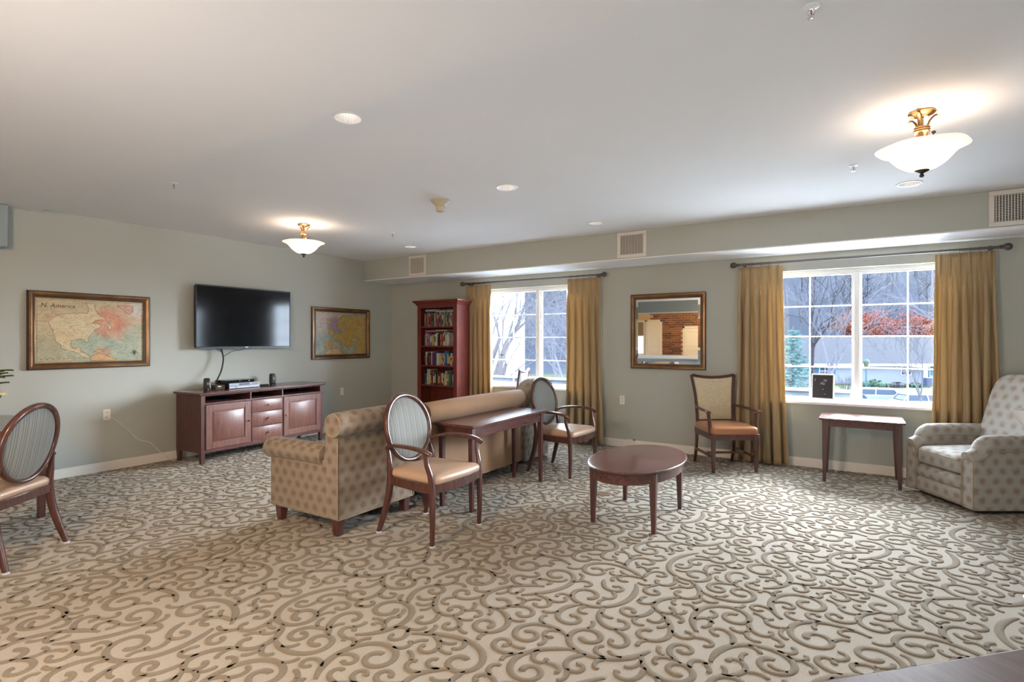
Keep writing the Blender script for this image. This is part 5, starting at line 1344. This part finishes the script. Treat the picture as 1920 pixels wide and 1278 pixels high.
# flat porch roof below the windows
pr=thing('porch_roof','flat grey porch roof with pale parapet seen just under the windows','roof',(0.6,1.7,0))
MB().box(-12,6.35,-1.35,1.25,0.10,0.34).build('roof_deck',M['membrane'],pr)
MB().box(-12,6.35,1.25,1.40,0.10,0.62).build('parapet',M['parapet'],pr,bevel=0.02)
MB().box(-12,6.38,1.21,1.44,0.62,0.66).build('parapet_cap',M['siding2'],pr,bevel=0.01)
MB().box(-12,6.35,0.5,0.72,0.34,0.41).build('roof_curb',M['shingle'],pr)
for k in range(5): MB().box(-11.5+k*4.3,-11.2+k*4.3,1.0,1.3,G,0.10).build('post',M['siding2'],pr)

def gable_house(name,label,l,d,w,dep,eave,ridge,wins,wall='siding'):
    """front faces the room; l lateral centre, d distance"""
    p=Vector((7.037,-7.078,0))+FW*d+RT*l
    t=thing(name,label,'house',(p.x,p.y,G),R(32.363))
    MB().box(-w/2,w/2,0,dep,0,eave).build('wall',M[wall],t)
    rf=MB(); o=0.5
    rf.prism([(-o,eave-0.15),(dep/2,ridge),(dep+o,eave-0.15),(dep+o,eave-0.35),(dep/2,ridge-0.2),(-o,eave-0.35)],-w/2-0.4,w/2+0.4,'x').build('roof',M['shingle'],t)
    MB().box(-w/2-0.4,w/2+0.4,-o-0.06,-o,eave-0.42,eave-0.12).build('gutter',M['siding2'],t)
    for x,ww,z0,z1,sh in wins:
        MB().box(x-ww/2,x+ww/2,-0.04,0.02,z0,z1).build('pane',M['carglass'],t)
        f=MB(); f.box(x-ww/2-0.08,x+ww/2+0.08,-0.07,0.0,z0-0.08,z0).box(x-ww/2-0.08,x+ww/2+0.08,-0.07,0.0,z1,z1+0.08).box(x-ww/2-0.08,x-ww/2,-0.07,0,z0,z1).box(x+ww/2,x+ww/2+0.08,-0.07,0,z0,z1).box(x-0.03,x+0.03,-0.06,0,z0,z1).box(x-ww/2,x+ww/2,-0.06,0,(z0+z1)/2-0.03,(z0+z1)/2+0.03)
        f.build('window_frame',M['siding2'],t)
        if sh:
            for s in (-1,1): MB().box(x+s*(ww/2+0.38)-0.25,x+s*(ww/2+0.38)+0.25,-0.06,0,z0-0.08,z1+0.08).build('shutter',M['bluetrim'],t)
    return t
h1=gable_house('house','long low pale house with grey shingle roof across the parking court',48,68,34,14,2.62,6.1,[(-0.8+1.9,1.15,1.15,2.05,False),(3.7+1.9,1.5,1.15,2.05,True),(10,1.5,1.15,2.05,True),(-9,1.3,1.15,2.05,True)])
MB().box(3.15,3.9,-0.08,0.0,0.1,2.1).build('door',M['siding2'],h1)
MB().box(2.70,2.82,-1.6,-1.5,0,2.2).build('porch_post',M['bluetrim'],h1); MB().box(1.3,2.85,-1.65,0,2.12,2.24).build('porch_lintel',M['siding2'],h1)
gable_house('house','pale house partly behind the spruce at the left of the right window',22,62,12.5,12,2.5,5.6,[(-4,1.2,1.0,2.0,False),(2,1.2,1.0,2.0,False)])
# white block to the left (left window)
p=Vector((-16.16,31.5,0)); t=thing('apartment_building','tall white building filling the left part of the left window','building',(p.x,p.y,G),R(32.363+18))
MB().box(-22,0,0,14,0,13.5).build('wall',M['siding2'],t)
for (x,z) in [(-2.1,4.6),(-6.0,4.6),(-9.6,4.6),(-2.1,8.2),(-6,8.2),(-9.6,8.2),(-2.1,1.2),(-6,1.2)]:
    MB().box(x-0.75,x+0.75,-0.08,0.02,z,z+1.7).build('pane',plain('pale_reflecting_pane',(0.14,0.17,0.22),0.15),t)
    MB().box(x-0.85,x+0.85,-0.12,0.0,z-0.12,z).build('window_ledge',M['siding'],t)
for k in range(30): MB().box(-22,0,-0.03,0.0,0.3+k*0.44,0.315+k*0.44).build('clapboard_line',M['siding'],t)
MB().box(-22.3,0.3,-0.3,14.3,13.5,13.9).build('roof',M['shingle'],t)

def car(loc,ang,label,paint):
    t=thing('car',label,'car',loc,R(ang)); P=M[paint]
    def body(u,v):
        pass
    prof=[(-2.25,0.35),(-2.28,0.75),(-2.15,0.95),(-1.2,1.02),(-0.75,1.05),(1.75,1.05),(2.2,0.98),(2.28,0.7),(2.25,0.35)]
    MB().prism(prof,-0.88,0.88,'y').build('body',P,t,bevel=0.08,seg=3)
    def cab(z0,z1,a0,a1,b0,b1,y0,y1,mat,nm,bv=0.06):
        m=MB(); m.add([(a0,-y0,z0),(b0,-y0,z0),(b0,y0,z0),(a0,y0,z0),(a1,-y1,z1),(b1,-y1,z1),(b1,y1,z1),(a1,y1,z1)],BOXF); return m.build(nm,mat,t,bevel=bv)
    cab(1.03,1.44,-1.15,-0.45,1.95,1.65,0.80,0.66,M['carglass'],'windows')
    cab(1.43,1.52,-0.50,-0.42,1.70,1.62,0.68,0.62,P,'roof')
    for sy in (-1,1):
        for x0,x1 in ((-1.17,-0.47),(0.35,0.40),(1.98,1.66)):
            MB().tube([(x0,sy*0.80,1.03),(x1,sy*0.67,1.46)],0.05,6).build('pillar',P,t)
        MB().rbox((-0.9,sy*0.97,1.05),(0.10,0.09,0.07),0.05,4).build('wing_mirror',P,t,angle=180)
        for x in (-1.42,1.42):
            w=MB(); w.lathe([(0,-0.1),(0.22,-0.1),(0.33,-0.08),(0.34,0),(0.33,0.08),(0.22,0.1),(0,0.1)],24,M=Matrix.Translation((x,sy*0.80,0.34))@Matrix.Rotation(PI/2,4,'X')); w.build('wheel',M['tyre'],t)
        MB().rbox((-2.22,sy*0.65,0.78),(0.06,0.17,0.08),0.05,4).build('headlight',M['siding2'],t,angle=180)
    return t
car((7.75,46.3,G),12,'white car parked on the court, left of the centre mullion post bottom','carwhite')
car((11.35,42.9,G),205,'white car roof at the bottom right corner of the right window','carwhite')
car((5.6,40.0,G),25,'dark blue car behind the chalkboard','carblue')
car((-12.3,27.3,G),50,'white car seen through the left window above the square-back chair','carwhite')
car((-8.2,31.5,G),60,'pale car further right in the left window','carwhite')

# trees
def grow(mb,p,d,L,r,depth,rs,spread,up,nb,seg=3,mi=0,minr=0.004,tips=None):
    pts=[p];rad=[r]; dd=d.copy(); q=p.copy()
    for i in range(seg):
        dd=(dd+Vector((rs.gauss(0,.13),rs.gauss(0,.13),rs.gauss(0,.10)+up*0.10))).normalized()
        q=q+dd*L/seg; pts.append(q.copy()); rad.append(r*(1-(0.42 if depth else 0.75)*(i+1)/seg))
    mb.tube(pts,rad,5 if r>0.05 else 3,mi,caps=False)
    if depth==0:
        if tips is not None: tips.append((q.copy(),dd.copy()))
        return
    for k in range(nb):
        f=rs.uniform(0.35,1.0) if k<nb-1 else 1.0
        i=min(seg-1,int(f*seg)); b=pts[i].lerp(pts[i+1],f*seg-i if f<1 else 1.0)
        ax=dd.orthogonal().normalized(); ax.rotate(Matrix.Rotation(rs.uniform(0,2*PI),3,dd)); nd=(dd+ax*rs.uniform(spread*0.5,spread)).normalized()
        grow(mb,b,nd,L*rs.uniform(0.60,0.82),max(minr,rad[i+1]*rs.uniform(0.55,0.8)),depth-1,rs,spread,up,nb,seg,mi,minr,tips)
def bare_tree(loc,label,h,r,depth,seed,mat='bark',spread=0.75,nb=4,name='bare_tree',leaf=None,lean=(0,0),up=0.3,minr=0.008,group=None,nleaf=0,trunkf=0.3):
    t=thing(name,label,'tree',loc,0,group); rs=random.Random(seed)
    m=MB(); p0=Vector((0,0,-0.1)); d=Vector((lean[0],lean[1],1)).normalized(); q=p0+d*h*trunkf
    m.tube([p0,p0.lerp(q,0.5)+Vector((0.03*h*rs.uniform(-.3,.3),0,0)),q],[r,r*0.85,r*0.75],8); m.build('trunk',M[mat],t)
    b=MB(); tips=[]
    for k in range(nb+1):
        a=rs.uniform(0,2*PI); nd=(d+Vector((math.cos(a),math.sin(a),0))*spread*(0.15 if k==0 else rs.uniform(0.5,0.9))).normalized()
        grow(b,p0.lerp(q,1.0 if k<3 else rs.uniform(0.75,1)),nd,h*0.26,r*0.55,depth,rs,spread,up,nb,3,0,minr,tips)
    tag(b.build('branches',M[mat],t,angle=180),kind='stuff')
    if leaf:
        f=MB()
        for q,dd in tips:
            for k in range(nleaf):
                c=q+Vector((rs.gauss(0,.45),rs.gauss(0,.45),rs.gauss(0,.45))); s=rs.uniform(0.10,0.22)
                a=Vector((rs.gauss(0,1),rs.gauss(0,1),rs.gauss(0,1))).normalized(); e=a.orthogonal().normalized()*s; g=a.cross(e)
                f.add([c-e,c+g*0.6,c+e,c-g*0.6],[(0,1,2,3)])
        tag(f.build('leaves',M[leaf],t,angle=180),kind='stuff')
    return t
bare_tree((5.46,34.54,G),'bare grey tree whose fork fills the middle left panes of the right window',10.4,0.15,4,3,'bark_pale',0.62,3,trunkf=0.34,minr=0.012)
bare_tree((10.35,35.1,G),'thin bare tree at the right side of the right window',9.0,0.085,4,9,'bark',0.55,3,trunkf=0.22,minr=0.010)
bare_tree((11.2,17.5,G),'bare tree reaching pale twigs into the upper right panes of the right window',11.0,0.20,4,14,'bark_pale',0.8,3,lean=(-0.12,0),trunkf=0.42,minr=0.006)
bare_tree((3.8,45.5,G),'dark bare tree at the upper left corner of the right window',13,0.22,4,21,'bark_dark',0.7,3,trunkf=0.38,minr=0.014)
bare_tree((-3.6,7.6,G),'large bare tree spreading branches across the left window',9.8,0.20,5,31,'bark',0.85,3,trunkf=0.32,minr=0.005,lean=(0.08,0.0),up=0.15)
bare_tree((-6.8,20.2,G),'pale bare tree behind the right sash of the left window',9.0,0.16,5,37,'bark_pale',0.8,3,trunkf=0.28,minr=0.007)
bare_tree((-2.9,15.2,G),'bare twiggy tree in the middle of the left window',8.2,0.12,5,44,'bark_pale',0.85,3,trunkf=0.28,minr=0.006)
for i,(x,y,h,lf,n) in enumerate(((9.0,102,12.6,'redleaf',12),(14.4,107,12.2,'redleaf',12),(19.2,106,11.2,'orangeleaf',9),(5.4,104,9.2,'orangeleaf',7),(24.5,109,11,'redleaf',10))):
    bare_tree((x,y,ground(x,y)),['red-leaved tree behind the shingle roof, left of the right sash','tallest red-leaved tree behind the shingle roof','rusty orange tree at the right end of the roof line','small orange tree just left of the centre mullion','red-leaved tree hidden behind the right gold curtain'][i],h,0.22,3,50+i,'bark_dark',0.85,4,'autumn_tree',lf,nleaf=n,trunkf=0.2,minr=0.02,group='autumn trees behind the house')
# spruce
def spruce(loc,h,label):
    t=thing('blue_spruce',label,'tree',loc); rs=random.Random(8)
    MB().tube([(0,0,0),(0,0,h)],[0.14,0.02],8).build('trunk',M['bark'],t)
    n=MB()
    for k in range(26):
        z=0.4+(h-0.5)*(k/26)**0.9; L=1.75*(1-z/h)**0.85+0.12
        for j in range(11):
            a=rs.uniform(0,2*PI); l=L*rs.uniform(0.75,1.1); dr=Vector((math.cos(a),math.sin(a),-0.08)); side=Vector((-math.sin(a),math.cos(a),0))
            for q in range(int(6+10*l)):
                f=rs.uniform(0.12,1); c=Vector((0,0,z))+dr*l*f+side*rs.uniform(-.22,.22)*l*(1.1-f)+Vector((0,0,0.15*f*f-0.1+rs.uniform(-.06,.06)))
                s=rs.uniform(0.10,0.18); e=(dr*0.6+side*rs.uniform(-.8,.8)+Vector((0,0,rs.uniform(-.2,.35)))).normalized()*s; g=Vector((rs.uniform(-.3,.3),rs.uniform(-.3,.3),0.5)).normalized()*s*0.22
                n.add([c-e,c+g,c+e,c-g],[(0,1,2,3)])
    tag(n.build('needled_branches',M['spruce'],t,angle=180),kind='stuff')
spruce((4.05,26.5,G),6.2,'blue-green spruce at the left edge of the right window')
# street lamp
t=thing('street_lamp','dark green post lamp standing in front of the house','street lamp',(7.70,52.5,G))
MB().lathe([(0,0),(0.16,0),(0.16,0.5),(0.09,0.6),(0.06,0.7),(0.05,2.95),(0,2.96)],16).build('post',M['bluetrim'],t)
MB().lathe([(0,2.95),(0.12,2.97),(0.16,3.05),(0.24,3.45),(0,3.46)],12).build('lantern_glass',plain('yellowish_lantern_glass',(0.035,0.032,0.018),0.3),t)
MB().lathe([(0.28,3.45),(0.26,3.5),(0.12,3.66),(0.04,3.72),(0.03,3.8),(0,3.81)],12).build('lantern_cap',M['bluetrim'],t)
# shrubs and bins
def shrub(loc,rx,rz,label,mat='shrub',seed=0,n=900):
    t=thing('shrub',label,'shrub',loc); rs=random.Random(seed); m=MB()
    for k in range(n):
        v=Vector((rs.gauss(0,1),rs.gauss(0,1),abs(rs.gauss(0,1)))).normalized()*rs.uniform(0.75,1.0); c=Vector((v.x*rx,v.y*rx*0.7,v.z*rz)); s=rs.uniform(0.06,0.12)*1.3
        a=Vector((rs.gauss(0,1),rs.gauss(0,1),rs.gauss(0,1))).normalized(); e=a.orthogonal().normalized()*s; g=a.cross(e); m.add([c-e,c+g,c+e,c-g],[(0,1,2,3)])
    tag(m.build('foliage',M[mat],t,angle=180),kind='stuff')
    MB().rbox((0,0,rz*0.4),(rx*0.8,rx*0.55,rz*0.42),rz*0.4,6).build('inner_mass',M[mat],t,angle=180)
shrub((8.6,66.8,G),1.35,0.95,'large dark evergreen shrub beside the lamp post',seed=1)
shrub((10.9,69.6,G),0.8,0.6,'low brownish shrub under the house window','bark',2,500)
shrub((12.6,70.7,G),0.6,0.55,'low dark shrub between the house windows','shrub',3,500)
t=thing('refuse_bin','dark wheeled bin against the house wall','bin',(13.9,72.2,G),R(32))
MB().frus((0,0,0.08),(0.55,0.6),(0,0,1.0),(0.7,0.75)).build('bin_body',M['carblue'],t,bevel=0.03); MB().box(-0.37,0.37,-0.4,0.4,1.0,1.07).build('lid',M['carblue'],t,bevel=0.02)
for s in(-1,1): MB().lathe([(0,-0.03),(0.12,-0.03),(0.12,0.03),(0,0.03)],16,M=Matrix.Translation((s*0.3,0.25,0.12))@Matrix.Rotation(PI/2,4,'Y')).build('wheel',M['tyre'],t)
t=thing('bare_bush','bare bush with fanning stems left of the centre mullion','shrub',(5.9,58.5,G)); rs=random.Random(77); m=MB()
for k in range(14):
    a=rs.uniform(0,2*PI); grow(m,Vector((0.1*math.cos(a),0.1*math.sin(a),0)),Vector((0.6*math.cos(a),0.6*math.sin(a),1)).normalized(),1.0,0.03,2,rs,0.5,0.3,3,3,0,0.012)
m.build('stems',M['bark_pale'],t,angle=180)
t=thing('bare_bush','reddish hedge of bare stems behind the parked cars','shrub',(2.9,57.5,G)); m=MB()
for k in range(46):
    x=rs.uniform(-2.6,2.2); grow(m,Vector((x,rs.uniform(-.4,.4),0)),Vector((rs.uniform(-.4,.4),rs.uniform(-.4,.4),1)).normalized(),1.0,0.025,2,rs,0.5,0.4,2,3,0,0.014)
m.build('stems',plain('reddish_bark',(0.10,0.055,0.055),0.9,var=0.3),t,angle=180)
# leafless wood on the hill: nobody could count it
rs=random.Random(5); wd=MB()
for k in range(620):
    d=rs.uniform(96,190); l=rs.uniform(-1.05,1.05)*d
    p=Vector((7,-7,0))+FW*d+RT*l; z=ground(p.x,p.y)-0.3; h=rs.uniform(9,17); mi=rs.choice([0,0,0,1,2])
    base=Vector((p.x,p.y,z)); top=base+Vector((rs.uniform(-.8,.8),rs.uniform(-.8,.8),h)); wd.tube([base,base.lerp(top,0.5)+Vector((rs.uniform(-.3,.3),0,0)),top],[0.17,0.11,0.03],3,mi,caps=False)
    for j in range(16):
        f=rs.uniform(0.3,0.95); b=base.lerp(top,f); a=rs.uniform(0,2*PI); L=(1.1-f)*h*0.42
        e=b+Vector((math.cos(a)*L*0.8,math.sin(a)*L*0.8,L*rs.uniform(0.5,1.1))); wd.tube([b,b.lerp(e,0.5)+Vector((0,0,-0.1*L)),e],[0.065,0.045,0.02],3,mi,caps=False)
        for q in range(3):
            g=rs.uniform(0.3,1); c=b.lerp(e,g); e2=c+Vector((rs.gauss(0,.5),rs.gauss(0,.5),rs.uniform(0.2,1.0)))*L*0.45; wd.tube([c,e2],[0.03,0.014],3,mi,caps=False)
w=wd.build('leafless_wood',[M['bark'],M['bark_dark'],M['bark_pale']],angle=180)
tag(w,'leafless grey wood covering the hillside behind the houses','trees',kind='stuff')
